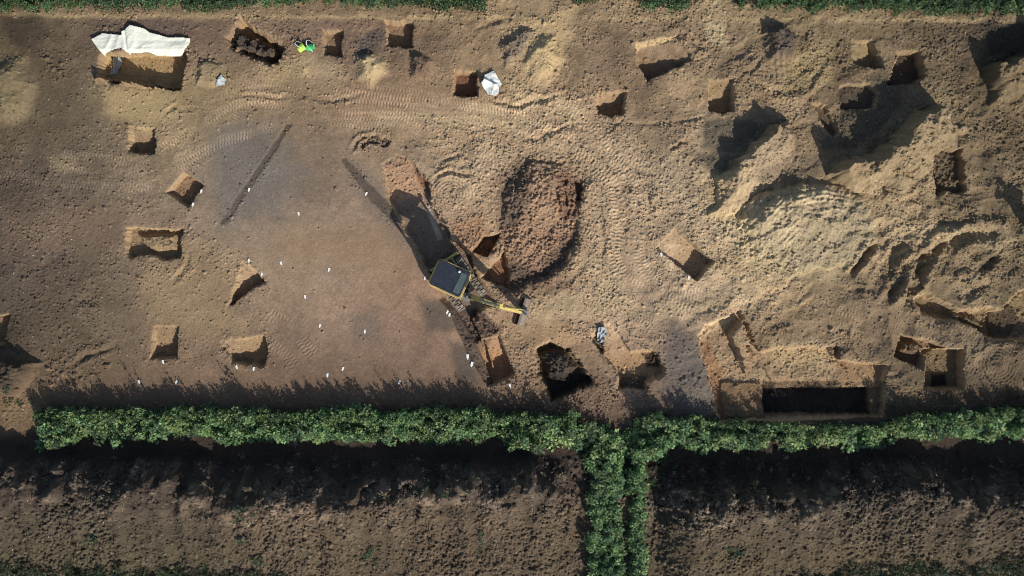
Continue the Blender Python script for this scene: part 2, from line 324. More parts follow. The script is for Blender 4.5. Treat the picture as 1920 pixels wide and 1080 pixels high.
track([(1372,425),(1392,380),(1405,340)], 26, 11.0, 0.02, light=0.3, mode='arc')
track([(1862,190),(1905,172),(1970,160)], 20, 11.0, 0.03, light=0.2, mode='arc')
track([(1425,425),(1470,385),(1530,368),(1590,372)], 14, 9.0, 0.03, light=0.4, mode='arc')
track([(1450,465),(1490,425),(1550,402),(1600,410)], 14, 10.0, 0.03, light=0.4, mode='arc')
track([(1500,495),(1530,455),(1590,440)], 13, 10.0, 0.025, light=0.35, mode='arc')
track([(1395,470),(1430,440),(1470,425)], 10, 9.0, 0.02, light=0.3, mode='arc')
rut([(1930,468),(1860,438),(1775,455),(1722,505),(1712,556),(1760,598),(1830,618)], 9, 0.20, 0.24)
rut([(1700,440),(1672,480),(1640,530)], 8, 0.12, 0.16)
# ---- pits
G = 'excavation pits across the site'
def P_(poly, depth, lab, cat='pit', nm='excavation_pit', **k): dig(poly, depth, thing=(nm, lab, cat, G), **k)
P_([(188,98),(356,92),(337,170),(182,152)], 0.72, 'largest upper left pit, partly covered by the pale tarpaulin', col=(158,130,88), rough=0.02)
heap([(184,140),(250,146),(330,160),(332,168),(184,153)], 0.42, (128,104,76), dens=0.05, rad=2.2, edge=5, warp=6)
rubble([(210,118),(300,125),(320,150),(200,140)], 0.012, 2.2, 5, 4)
P_([(424,70),(452,31),(530,80),(534,90),(521,118),(504,124),(485,113),(463,107),(428,90)], 0.85, 'pit filled with black clods near the top, left of the buckets', col=(165,132,88), wall=13, rough=0.03, lip=0.2)
heap([(430,76),(446,52),(480,60),(526,90),(514,114),(485,106),(436,94)], 0.68, (60,53,49), dens=0.09, rad=3.0, edge=14, warp=4, a=0.96)
P_([(605,57),(642,57),(641,106),(604,105)], 0.45, 'small upright rectangular pit right of the two green buckets')
P_([(723,38),(775,40),(773,90),(725,88)], 0.50, 'square pit close under the top weed strip')
P_([(852,133),(896,135),(895,182),(849,180)], 0.50, 'square reddish pit left of the crumpled white sheet', dens=0.02, col=(110,76,58))
P_([(1120,170),(1175,170),(1170,214),(1148,220),(1120,212)], 0.62, 'square pit with stepped shadow in the upper middle right', col=(150,122,88), ramp=((1140,160),(1150,205)))
P_([(1193,84),(1272,72),(1300,112),(1262,130),(1215,152),(1200,128)], 0.55, 'irregular pit with bright upper lip and curved shadow', col=(120,96,74), ramp=((1235,70),(1215,135)), dens=0.02, warp=3)
dig([(1190,80),(1272,66),(1276,74),(1190,92)], 0.10, CREAM, 3, 2, lip=0)  # pale strip paints the sunlit upper wall of the pit
P_([(1328,150),(1376,148),(1376,208),(1355,213),(1328,208)], 0.62, 'pit with dark L shaped shadow, right of the thin groove', col=(152,126,90), ramp=((1345,140),(1352,200)))
P_([(243,237),(290,240),(290,285),(265,292),(240,283)], 0.55, 'small pit with black shadow beside the tyre tracks on the left', col=(128,104,78), ramp=((262,225),(268,275)), warp=2.6)
P_([(310,360),(343,322),(381,347),(351,389)], 0.42, 'diamond shaped pit below the tyre tracks', warp=1.3, col=(134,106,80))
P_([(236,425),(340,430),(338,480),(302,488),(275,478),(245,486),(233,474)], 0.42, 'wide pit with a mound of sandy soil inside, left side', col=(140,116,86), warp=3)
heap([(250,436),(330,436),(330,470),(275,472)], 0.26, (136,114,86), dens=0.04, rad=2.0, edge=10, warp=3)
P_([(455,488),(482,508),(496,527),(430,573),(440,535)], 0.60, 'ramped pit with slanting shadow in the left middle', col=(158,128,92), ramp=((440,500),(474,545)), warp=2)
P_([(287,612),(336,610),(331,673),(281,674)], 0.48, 'small pit with rectangular shadow above the weeds, left of its pair', col=(140,112,82), ramp=((300,600),(306,655)), warp=1.2)
P_([(410,640),(500,628),(504,655),(493,688),(433,681)], 0.55, 'pit with scooped slope and ragged shadow above the weeds', col=(150,122,86), ramp=((440,625),(470,675)), warp=2.5)
P_([(-60,588),(18,590),(6,645),(-60,650)], 0.5, 'pit cut off by the left edge of the photo')
P_([(1228,465),(1264,426),(1338,489),(1308,528)], 0.52, 'clean cut long rectangular pit tilted down right', warp=1.3, col=(160,130,98), ramp=((1240,435),(1300,490)))
P_([(640 + 76,306),(742,290),(775,300),(803,345),(812,385),(850,450),(884,478),(896,525),(905,560),(885,600),(905,640),(880,650),(838,562),(797,497),(728,376)], 0.42, 'long dark machine trench ending under the digger', 'trench', 'machine_trench', col=(120,102,88), ramp=((745,300),(770,400)), warp=2.5, dens=0.01)
blotch([(718,310),(760,292),(800,345),(790,372),(730,372)], (158,124,96), 6, 0.9, 3)
rubble([(718,310),(760,292),(800,345),(790,372),(730,372)], 0.08, 1.5, 6, 4)
rubble([(770,300),(805,340),(810,372),(790,350)], 0.05, 1.8, 4, 3, (110,76,58))
blotch([(795,385),(803,385),(828,445),(820,450)], (176,162,140), 3, 0.9, 2)
rubble([(860,575),(905,585),(940,620),(900,660),(870,640),(850,600)], 0.09, 1.9, 6, 4, (84,68,58))
rubble([(790,430),(840,440),(860,480),(830,490)], 0.05, 1.8, 6, 4)
P_([(880,642),(936,628),(967,703),(918,726)], 0.62, 'orange brown rectangular pit below the digger, floor lit at one end', col=(158,118,84), warp=1.2, ramp=((900,610),(930,690)))
dig([(906,630),(909,630),(926,690),(922,690)], 0.08, None, 1, 1, lip=0)
dig([(833,566),(843,562),(892,640),(924,718),(914,726),(872,655)], 0.16, (84,72,64), 2.5, 1.0, lip=0)
# the big red brown hollow full of clods
blotch([(925,330),(980,285),(1080,300),(1112,340),(1100,450),(1040,545),(940,550),(915,470)], (140,112,86), 20, 0.6, 14)
rubble([(925,330),(980,285),(1080,300),(1112,340),(1100,450),(1040,545),(940,550),(915,470)], 0.07, 1.6, 14, 14)
P_([(940,345),(968,298),(1000,288),(1060,300),(1098,325),(1096,400),(1075,470),(1040,520),(985,540),(940,545),(925,500),(935,420)], 0.24, 'big hollow full of reddish clods right of the trench', 'hollow', 'clod_hollow', col=RED, wall=17, warp=15, dens=0.14, ramp=((975,330),(1065,470)), rad=1.7, rough=0.05, lip=0)
spoil([(944,352),(975,318),(1010,305),(1060,312),(1082,340),(1080,410),(1055,465),(1015,515),(965,528),(930,510),(938,420)], 0.48, ('soil_heap', 'reddish brown heap of clods filling the big hollow', 'soil heap', 'soil heaps on the site'), (142,113,89), 0.6, nw=55, se=70, dens=0.16, rad=1.7, warp=12, fall=0.6)
for x_ in (1046, 1056, 1068): rut([(x_ - 6, 330), (x_, 370), (x_ + 2, 410)], 3.0, 0.07, 0.04)
blotch([(940,340),(975,300),(998,310),(985,400),(965,430),(935,430)], (88,74,63), 12, 0.8, 10)  # heap's shadow on its upper left, darkened into the soil colour
blotch([(1050,450),(1085,430),(1050,520),(980,552),(930,545),(940,490),(1010,500)], (80,67,58), 14, 0.8, 10)  # shadow along the hollow's lower right edge painted into the soil
blotch([(1040,330),(1060,320),(1090,340),(1085,400),(1055,420)], (104,76,60), 8, 0.7, 6)
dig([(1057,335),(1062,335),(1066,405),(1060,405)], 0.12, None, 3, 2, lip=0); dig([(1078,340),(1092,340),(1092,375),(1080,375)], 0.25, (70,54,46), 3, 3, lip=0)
P_([(884,472),(907,443),(940,437),(914,483)], 0.60, 'small deep dark pit between trench and reddish clod hollow', warp=1.2, col=(120,88,66), wall=2)
P_([(903,520),(918,500),(946,466),(955,510),(952,540),(930,536)], 0.50, 'small pit with a thin lit edge behind the digger boom', warp=2, col=(130,94,70))
rubble([(845,420),(905,400),(930,470),(900,490),(860,470)], 0.05, 1.9, 8, 6, (136,98,70), 0.6)
P_([(1003,655),(1030,640),(1068,652),(1114,717),(1034,756),(1008,700)], 0.6, 'pit heaped with black clods above the weed strip, centre', col=(60,48,42), wall=6, warp=2, rough=0.05)
heap([(1006,662),(1030,648),(1066,652),(1092,690),(1060,722),(1018,716)], 0.62, (72,62,55), dens=0.14, rad=2.2, edge=22, warp=4, a=0.95)
rubble([(1020,700),(1112,705),(1110,725),(1035,755)], 0.10, 2.0, 3, 2, (54,47,42))
P_([(1104,630),(1146,601),(1160,620),(1185,658),(1222,655),(1248,690),(1246,706),(1212,718),(1208,732),(1158,732),(1158,700),(1133,668)], 0.42, 'irregular stepped pit with a grey plastic sheet in its top corner', col=(156,124,88), ramp=((1150,600),(1190,700)), warp=2.2, wall=5)
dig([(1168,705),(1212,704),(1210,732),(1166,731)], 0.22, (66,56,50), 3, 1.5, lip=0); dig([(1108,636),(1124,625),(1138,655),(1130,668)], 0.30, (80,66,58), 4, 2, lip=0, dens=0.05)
rubble([(1210,665),(1235,660),(1240,690),(1215,690)], 0.07, 1.8, 4, 3, DARK)
# bottom right stepped excavation
P_([(1308,636),(1322,610),(1390,582),(1412,632),(1425,655),(1562,648),(1568,672),(1664,683),(1658,780),(1500,790),(1352,792)], 0.32, 'widest stepped excavation at lower right beside the weeds', 'excavation', 'stepped_excavation', col=(152,126,96), warp=4, wall=5, dens=0.05, rough=0.06)
rubble([(1440,650),(1560,655),(1560,690),(1450,690)], 0.08, 1.5, 12, 10, (176,150,110), 0.5)
blotch([(1308,634),(1322,608),(1392,580),(1394,592),(1330,625),(1312,642)], (192,166,128), 4, 0.9, 3)  # sunlit top edge painted on as a cream strip
blotch([(1312,640),(1330,640),(1360,700),(1360,790),(1350,790)], (140,98,66), 6, 0.6, 3)
dig([(1400,650),(1400,700),(1366,630),(1388,600),(1392,604),(1424,668),(1416,668)], -0.26, (152,126,96), 4, 2.5, lip=0)
dig([(1352,716),(1430,716),(1440,788),(1356,788)], 0.15, (112,88,62), 4, 2, lip=0)
dig([(1430,714),(1662,714),(1658,782),(1436,784)], 0.35, (104,82,62), 4, 1.5, lip=0)
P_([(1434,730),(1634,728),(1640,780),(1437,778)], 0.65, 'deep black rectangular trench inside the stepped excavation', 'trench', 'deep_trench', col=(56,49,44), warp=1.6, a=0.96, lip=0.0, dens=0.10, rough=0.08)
dig([(1570,674),(1662,683),(1658,728),(1570,728)], 0.25, (140,110,80), 3, 1.5, lip=0.4)
dig([(1563,648),(1575,648),(1574,676),(1566,676)], 0.3, None, 3, 1.5, lip=0)
P_([(1675,668),(1690,627),(1738,636),(1768,652),(1735,668),(1727,692)], 0.50, 'tilted square pit with clods, touching the pit on its right', col=(110,88,66), warp=1.5)
heap([(1688,640),(1725,640),(1740,655),(1718,668),(1690,660)], 0.26, (108,86,66), dens=0.09, rad=2.6, edge=8, warp=3)
P_([(1738,655),(1806,654),(1808,730),(1730,729)], 0.50, 'square pit at lower right with a black patch at its bottom edge', col=(112,92,66), warp=1.2)
blotch([(1755,705),(1785,705),(1788,728),(1755,728)], BLACK, 4, 0.9, 4)
P_([(1712,562),(1740,548),(1800,580),(1880,575),(1910,545),(1990,520),(1990,640),(1900,642),(1865,640),(1822,612),(1772,602),(1735,590)], 0.55, 'long curving ditch with clods near the right edge', 'ditch', 'curved_ditch', col=(122,102,74), warp=4, wall=9, dens=0.02, rad=2.4)
heap([(1780,585),(1840,590),(1870,620),(1830,605),(1790,600)], 0.2, (100,84,64), dens=0.08, rad=2.6, edge=8)
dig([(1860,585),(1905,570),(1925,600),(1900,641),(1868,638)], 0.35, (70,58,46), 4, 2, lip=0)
P_([(1596,76),(1636,74),(1658,128),(1640,130),(1600,118)], 0.55, 'small pit with shadowed right wall near the top right weeds', col=(140,118,80), ramp=((1590,95),(1645,110)))
P_([(1684,97),(1728,94),(1738,142),(1712,160),(1664,160)], 0.6, 'pit with bright upper edge opening onto the big shadow', col=(70,60,50), dens=0.03)  # floor darkened in colour to deepen the shade here
blotch([(1574,158),(1640,150),(1690,140),(1735,150),(1690,175),(1690,205),(1640,250),(1600,280),(1545,285),(1540,262),(1572,240)], (84,74,62), 8, 0.8, 8)  # shadow of the brown gravelly heap painted into the soil
P_([(1574,160),(1630,153),(1650,175),(1640,206),(1575,206)], 0.35, 'dark flat pit in the biggest shadow at upper right', col=(80,70,58), warp=3, dens=0.05)  # floor colour darkened to carry the same heap shadow
blotch([(1314,236),(1340,222),(1420,224),(1425,245),(1400,275),(1368,290),(1318,278)], (84,76,66), 8, 0.85, 8)  # shadow of the curved clay heap painted into the soil
blotch([(1840,45),(1870,40),(1990,42),(1990,90),(1900,112),(1850,100)], (62,56,46), 10, 0.85, 8)  # corner heap's shadow painted into the soil colour
blotch([(1408,326),(1470,296),(1545,290),(1540,335),(1495,350),(1420,345)], (96,84,70), 10, 0.6, 8)  # large pale heap's shadow deepened in the soil colour
blotch([(1300,290),(1365,288),(1385,315),(1330,325)], (92,82,70), 8, 0.8, 6)  # rest of the curved heap's shadow, painted as darker soil
P_([(1526,196),(1540,192),(1552,206),(1576,250),(1562,268),(1548,240)], 0.3, 'narrow wedge shaped pit touching the biggest shadow at upper right', col=(84,70,56), warp=2.4, dens=0.02)
P_([(1742,286),(1800,280),(1812,360),(1750,366)], 0.35, 'shallow rubble filled pit near the right edge', col=(92,78,62), warp=5, dens=0.07, rad=2.4, lip=0.3)
P_([(722,276),(736,262),(704,250),(674,270),(684,284),(700,270)], 0.12, 'small curved scrape at the head of the machine trench', 'scrape', 'scrape', col=(104,88,72), warp=9, dens=0.12)
for pts, w_, dp in (([(815,312),(835,296),(870,292),(905,302)],4,.08),([(812,345),(820,328),(850,320),(885,326),(905,335)],3.5,.09),([(1145,240),(1158,234),(1175,242)],4,.10),
    ([(1250,275),(1275,268),(1295,252),(1320,240)],4,.08),([(1510,168),(1522,150),(1535,135)],5,.10),([(1782,262),(1800,256),(1818,262)],7,.14),([(1590,515),(1605,495),(1622,474)],4.5,.10),
    ([(1652,572),(1672,545),(1698,512),(1722,482),(1760,465)],7,.24),([(1702,590),(1700,560),(1716,520),(1720,490)],8,.26),([(1828,512),(1848,495),(1872,470)],7,.22),([(1740,470),(1700,490),(1660,530)],7,.18),([(1790,560),(1830,540),(1870,530)],8,.16),([(1595,520),(1610,490),(1640,455)],6,.2),
    ([(1560,530),(1590,545),(1640,540)],5,.06),([(1740,420),(1800,415),(1880,430)],6,.05),([(650,285),(676,262),(705,254),(720,262)],4,.08),([(870,440),(888,450),(905,465)],5,.12),
    ([(960,250),(1000,262),(1050,240),(1090,236)],5,.06),([(760,262),(820,268),(880,256),(930,262)],4,.05),([(900,180),(960,196),(1020,186),(1080,176)],4,.06),([(420,178),(500,184),(560,176),(620,182),(700,176)],4,.05),
    ([(1360,420),(1385,440),(1430,430)],5,.07),([(1400,380),(1440,360),(1500,372)],5,.07),([(1450,470),(1520,462),(1580,440)],6,.08),([(1500,400),(1560,410),(1600,380)],5,.07),([(1230,60),(1290,72),(1330,100)],5,.06),
    ([(1400,150),(1440,170),(1500,165)],5,.06),([(880,60),(920,40),(960,30)],5,.08),([(1640,300),(1700,330),(1730,400)],6,.07),([(1850,200),(1880,240),(1920,250)],7,.08),([(1380,600),(1440,612),(1500,590)],5,.05),
    ([(120,690),(180,660),(230,640)],5,.07),([(60,700),(120,715),(190,690)],5,.06),([(320,530),(345,500),(350,470)],5,.06),([(130,580),(160,560),(200,575)],5,.05),([(1320,590),(1360,575),(1390,560)],4,.05),
    ([(980,560),(1020,548),(1070,520),(1100,480)],6,.05),([(1110,400),(1130,440),(1125,500)],6,.06),([(1190,330),(1215,370),(1230,420)],6,.05),([(300,215),(340,200),(380,210)],4,.04)):
    rut(pts, w_, dp, dp * 0.7)
rubble([(70,90),(120,95),(130,130),(100,170),(80,130)], 0.05, 1.8, 10, 10, (96,80,62), 0.5)
rubble([(668,70),(720,65),(690,110),(662,120)], 0.07, 1.6, 6, 6, (92,82,74), 0.7)
rubble([(1430,470),(1500,480),(1480,520),(1440,505)], 0.05, 2.1, 8, 8)
rubble([(1340,420),(1380,410),(1440,480),(1400,500)], 0.05, 1.9, 8, 8, (170,150,116), 0.5)
rubble([(1285,330),(1310,300),(1320,400),(1295,400)], 0.06, 1.9, 8, 8)
rubble([(1770,165),(1820,150),(1840,210),(1800,240)], 0.05, 1.9, 10, 10)
rubble([(960,560),(1040,560),(1010,600),(965,600)], 0.03, 1.6, 8, 8)
rubble([(985,540),(1060,520),(1080,540),(1000,560)], 0.05, 1.8, 8, 8, (104,82,66), 0.6)
rubble([(370,108),(395,102),(400,112),(375,122)], 0.09, 1.8, 3, 3)
rubble([(422,108),(432,118),(432,150),(424,150)], 0.08, 1.6, 3, 3)
rubble([(1388,588),(1400,590),(1425,650),(1415,652)], 0.07, 1.8, 3, 3)
rubble([(40,700),(170,650),(230,690),(100,735)], 0.04, 1.9, 12, 12, (100,82,62), 0.5)

# ---- south field: a bank of dark topsoil whose north face lies in shade
crest = 926 + 22 * vnoise(PX / 75, PX * 0 + 3.1, 1) + 11 * vnoise(PX / 19, PX * 0 + 9.1, 2) + np.where(PX > 1200, 14, 0)
amp = 1.42 + 0.26 * vnoise(PX / 90, PX * 0 + 5.3, 3) + 0.12 * vnoise(PX / 24, PX * 0 + 7.9, 4)
amp *= np.maximum(sstep(1088, 985, PX + 6 * WX), sstep(1226, 1300, PX + 5 * WX))
up = sstep(-78, 4, PY - crest); dn = 1 - 0.80 * np.clip((PY - crest) / 165.0, 0, 1) - 0.2 * sstep(150, 280, PY - crest)
bank = amp * np.where(PY < crest, up, dn) * sstep(838, 862, PY)
H = np.where(PY > 800, H * (1 + 0.7 * (bank > 0.05)) + bank, H)
H += sstep(850, 890, PY) * (0.06 * ridged + 0.03 * N_E) * sstep(1085, 1060, PX) + sstep(850, 890, PY) * (0.05 * ridged) * sstep(1225, 1250, PX)
sb = (slice(0, NY), slice(0, NX))
mb = sstep(845, 875, PY)
nearc = np.exp(-((PY - crest - 4) / 42.0) ** 2) * mb
lump = fbm(38, 2, 5, 0.55, 91.0); nn = np.exp(-((PY - crest + 26) / 26.0) ** 2) * mb * sstep(1088, 1060, PX) + np.exp(-((PY - crest + 26) / 26.0) ** 2) * mb * sstep(1226, 1250, PX)
lump2 = fbm(30, 2, 3, 0.6, 133.0); H += nn * 0.8 * np.clip(lump2 - 0.02, 0, 1) + nearc * 0.40 * np.clip(lump + 0.15, 0, 1) * (bank > 0.1)
pl = sstep(0.05, 0.4, fbm(14, 3, 5, 0.6, 151.0)) * mb * np.exp(-((PY - crest + 20) / 40.0) ** 2); C *= (1 + 1.1 * pl[..., None] * np.array([1.04, 1.0, 0.92]))  # pale lumps brightened in colour to make up for the bank's shade
H += mb * (0.020 * N_F + 0.022 * N_G + 0.05 * np.clip(fbm(17, 2, 2, 0.5, 97.0), 0, 1)) * (0.5 + patch)
C *= (1 + 0.45 * nearc * sstep(-0.1, 0.3, lump))[..., None]
nearcrest = np.exp(-((PY - crest + 8) / 34.0) ** 2)
D = D * (1 - mb) + mb * (0.05 + 0.07 * nearcrest * sstep(-0.3, 0.3, N_B + N_D)); CR = CR * (1 - mb) + mb * (1.4 + 1.2 * nearcrest * sstep(-0.4, 0.4, N_D))
inbank = (PY > 846) & ((PX < 1090) | (PX > 1222))
kb1 = newid('spoil_bank', 'STRUCT', None); ID = np.where(inbank, kb1, ID)

# ---- stamp the clods
kern = []
for i in range(60):
    n = 15; yy, xx = np.mgrid[-7:8, -7:8] * 1.0
    a = random.uniform(0, 3.14); e = random.uniform(0.65, 1.0)
    u = xx * math.cos(a) + yy * math.sin(a); v = (-xx * math.sin(a) + yy * math.cos(a)) / e
    th_ = np.arctan2(v, u); wob = 1 + 0.18 * np.sin(2 * th_ + random.random() * 6) + 0.14 * np.sin(3 * th_ + random.random() * 6)
    r = np.sqrt(u * u + v * v) / wob
    tilt = 1 + 0.25 * (u * random.uniform(-1, 1) + v * random.uniform(-1, 1)) / 5
    kern.append((r, tilt))
def stampk(rad):
    r, tilt = random.choice(kern); R = rad / ST
    k = int(math.ceil(R * 1.25)); k = min(k, 7)
    q = r[7 - k:8 + k, 7 - k:8 + k] / R
    return k, np.sqrt(np.clip(1 - q ** 2.4, 0, 1)) * tilt[7 - k:8 + k, 7 - k:8 + k]
pr = (D * ST * ST).ravel(); NCL = int(pr.sum()); pr = np.cumsum(pr); pr /= pr[-1]
idx = np.searchsorted(pr, rng.random(NCL)); jj = idx // NX; ii = idx % NX
TINT = np.ones(PX.shape)
rr = CR.ravel()[idx] * 0.85 * np.exp(rng.normal(0, 0.42, NCL)); rr = np.clip(rr, 0.9, 9)
order = np.argsort(rr)
hh = rng.uniform(0.4, 1.0, NCL) * np.where(rr > 5, 0.8, 1); tt = rng.uniform(0.70, 1.36, NCL); tt = np.where(rng.random(NCL) < 0.05, tt * 1.45, tt)
kcache = {}
for rq in np.arange(1.0, 9.6, 0.5):
    kcache[round(rq * 2)] = [stampk(rq) for _ in range(24)]
for q in order:
    j, i, rad = int(jj[q]), int(ii[q]), rr[q]
    k, ker = kcache[int(round(rad * 2))][int(q) % 24]
    if j < 8 or i < 8 or j > NY - 9 or i > NX - 9: continue
    s = (slice(j - k, j + k + 1), slice(i - k, i + k + 1))
    H[s] += ker * (rad / PPM * hh[q])
    TINT[s] = np.where(ker > 0.1, 0.4 * TINT[s] + 0.6 * tt[q], TINT[s])
C *= TINT[..., None]

# keep a flat stand for the digger and fade the margins to level
pad = sdf([(825,490),(880,500),(925,565),(870,595),(828,560)], PX, PY)
Hpad = -0.30; H = H * sstep(-6, 8, pad) + Hpad * (1 - sstep(-6, 8, pad))
edge = np.minimum.reduce([PX - X0, X1 - ST - PX, PY - Y0, Y1 - ST - PY])
H *= sstep(0, 70, edge)
C = np.clip(C, 0.004, 0.6)

def hz(px, py):
    i = int(np.clip(round((px - X0) / ST), 0, NX - 1)); j = int(np.clip(round((py - Y0) / ST), 0, NY - 1)); return float(H[j, i])

# ------------------------------------------------------------------ materials
def nodes_mat(name):
    m = bpy.data.materials.new(name); m.use_nodes = True; n = m.node_tree; b = n.nodes['Principled BSDF']; return m, n, b
def soil_mat():
    m, n, b = nodes_mat('soil')
    at = n.nodes.new('ShaderNodeAttribute'); at.attribute_name = 'soil'
    ge = n.nodes.new('ShaderNodeNewGeometry')
    n1 = n.nodes.new('ShaderNodeTexNoise'); n1.inputs['Scale'].default_value = 14; n1.inputs['Detail'].default_value = 8; n1.inputs['Roughness'].default_value = 0.75
    n.links.new(ge.outputs['Position'], n1.inputs['Vector'])
    mr = n.nodes.new('ShaderNodeMapRange'); mr.inputs['From Min'].default_value = 0.3; mr.inputs['From Max'].default_value = 0.7
    mr.inputs['To Min'].default_value = 0.72; mr.inputs['To Max'].default_value = 1.28
    n.links.new(n1.outputs['Fac'], mr.inputs['Value'])
    mx = n.nodes.new('ShaderNodeVectorMath'); mx.operation = 'SCALE'
    n.links.new(at.outputs['Color'], mx.inputs[0]); n.links.new(mr.outputs[0], mx.inputs['Scale'])
    n.links.new(mx.outputs[0], b.inputs['Base Color'])
    b.inputs['Roughness'].default_value = 0.95; b.inputs['Specular IOR Level'].default_value = 0.15
    n2 = n.nodes.new('ShaderNodeTexNoise'); n2.inputs['Scale'].default_value = 30; n2.inputs['Detail'].default_value = 6
    n.links.new(ge.outputs['Position'], n2.inputs['Vector'])
    bp = n.nodes.new('ShaderNodeBump'); bp.inputs['Strength'].default_value = 0.6; bp.inputs['Distance'].default_value = 0.02
    n.links.new(n2.outputs['Fac'], bp.inputs['Height']); n.links.new(bp.outputs[0], b.inputs['Normal'])
    return m
def attr_mat(name, rough=0.6, spec=0.3, trans=0.0):
    m, n, b = nodes_mat(name)
    at = n.nodes.new('ShaderNodeAttribute'); at.attribute_name = 'tint'
    n.links.new(at.outputs['Color'], b.inputs['Base Color'])
    b.inputs['Roughness'].default_value = rough; b.inputs['Specular IOR Level'].default_value = spec
    if trans:
        tr = n.nodes.new('ShaderNodeBsdfTranslucent'); mixs = n.nodes.new('ShaderNodeMixShader'); mixs.inputs[0].default_value = trans
        n.links.new(at.outputs['Color'], tr.inputs[0]); n.links.new(b.outputs[0], mixs.inputs[1]); n.links.new(tr.outputs[0], mixs.inputs[2])
        n.links.new(mixs.outputs[0], n.nodes['Material Output'].inputs['Surface'])
    return m
def paint(name, col, rough=0.45, metal=0.0, dirt=0.35, dirtcol=(96,76,58), scale=6.0, spec=0.5):
    m, n, b = nodes_mat(name)
    tc = n.nodes.new('ShaderNodeTexCoord'); t = n.nodes.new('ShaderNodeTexNoise'); t.inputs['Scale'].default_value = scale; t.inputs['Detail'].default_value = 7; t.inputs['Roughness'].default_value = 0.7
    n.links.new(tc.outputs['Object'], t.inputs['Vector'])
    mr = n.nodes.new('ShaderNodeMapRange'); mr.inputs['From Min'].default_value = 0.42; mr.inputs['From Max'].default_value = 0.75; mr.inputs['To Max'].default_value = dirt
    n.links.new(t.outputs['Fac'], mr.inputs['Value'])
    mx = n.nodes.new('ShaderNodeMix'); mx.data_type = 'RGBA'
    mx.inputs[6].default_value = (*lin(col), 1); mx.inputs[7].default_value = (*lin(dirtcol), 1)
    n.links.new(mr.outputs[0], mx.inputs[0]); n.links.new(mx.outputs[2], b.inputs['Base Color'])
    m2 = n.nodes.new('ShaderNodeMapRange'); m2.inputs['To Min'].default_value = rough; m2.inputs['To Max'].default_value = min(1, rough + 0.35)
    n.links.new(t.outputs['Fac'], m2.inputs['Value']); n.links.new(m2.outputs[0], b.inputs['Roughness'])
    b.inputs['Metallic'].default_value = metal; b.inputs['Specular IOR Level'].default_value = spec
    return m
M_SOIL = soil_mat()
M_LEAF = attr_mat('leaf', 0.55, 0.35, 0.25); M_STONE = attr_mat('stone', 0.85, 0.2); M_STRAW = attr_mat('straw', 0.8, 0.2, 0.2)
M_YEL = paint('yellow_paint', (198,176,104), 0.5, dirt=0.75, dirtcol=(146,128,98)); M_BLK = paint('black_roof_paint', (32,38,48), 0.3, dirt=0.22, dirtcol=(80,84,88)); M_DKM = paint('dark_metal', (52,50,48), 0.5, 0.6)
M_GRYM = paint('worn_steel', (150,146,138), 0.4, 0.7, 0.5); M_RUB = paint('rubber', (96,90,82), 0.85, dirt=0.85, dirtcol=(176,162,140), scale=12)
M_RUST = paint('rusty_steel', (92,60,42), 0.8, 0.2, 0.6, (58,36,26), 10); M_GLASS = paint('roof_glass', (70,84,84), 0.12, 0.0, 0.3, (120,124,112), 8)
M_WHT = paint('white_plastic', (225,222,215), 0.5, dirt=0.25); M_SEAT = paint('seat_vinyl', (40,38,38), 0.6)
M_TARP = paint('pale_tarpaulin', (214,214,198), 0.7, dirt=0.3, dirtcol=(184,178,150), scale=1.5); M_SHEET = paint('white_sheet', (215,215,208), 0.6, dirt=0.3, dirtcol=(150,146,136), scale=3)
M_PLAS = paint('grey_plastic', (150,156,158), 0.35, dirt=0.5, dirtcol=(92,90,86), scale=7); M_LIME = paint('lime_plastic', (170,205,70), 0.45, dirt=0.15); M_EMER = paint('emerald_plastic', (70,180,105), 0.45, dirt=0.15)
M_TAG = paint('tag_plastic', (240,238,232), 0.5, dirt=0.1); M_SPRAY = paint('yellow_spray', (206,186,96), 0.9, dirt=0.8, dirtcol=(150,124,84), scale=20)
M_CLO = paint('dark_jacket', (48,56,78), 0.8); M_SKIN = paint('skin', (190,140,112), 0.6, dirt=0.05); M_TRS = paint('trousers', (62,56,48), 0.85); M_HAIR = paint('hair', (50,36,26), 0.8)
M_BOOT = paint('boot_leather', (52,40,32), 0.7)

def mesh_np(name, V, F, mat, colname=None, cols=None, quads=True):
    me = bpy.data.meshes.new(name); n = len(V); k = F.shape[1]
    me.vertices.add(n); me.vertices.foreach_set('co', np.ascontiguousarray(V, np.float32).ravel())
    me.loops.add(F.size); me.loops.foreach_set('vertex_index', np.ascontiguousarray(F, np.int32).ravel())
    me.polygons.add(len(F)); me.polygons.foreach_set('loop_start', np.arange(0, F.size, k, dtype=np.int32))
    me.update(calc_edges=True)
    if cols is not None:
        a = me.color_attributes.new(colname, 'FLOAT_COLOR', 'POINT')
        a.data.foreach_set('color', np.concatenate([cols, np.ones((n, 1))], 1).astype(np.float32).ravel())
    me.materials.append(mat); o = bpy.data.objects.new(name, me); COL.objects.link(o); return o

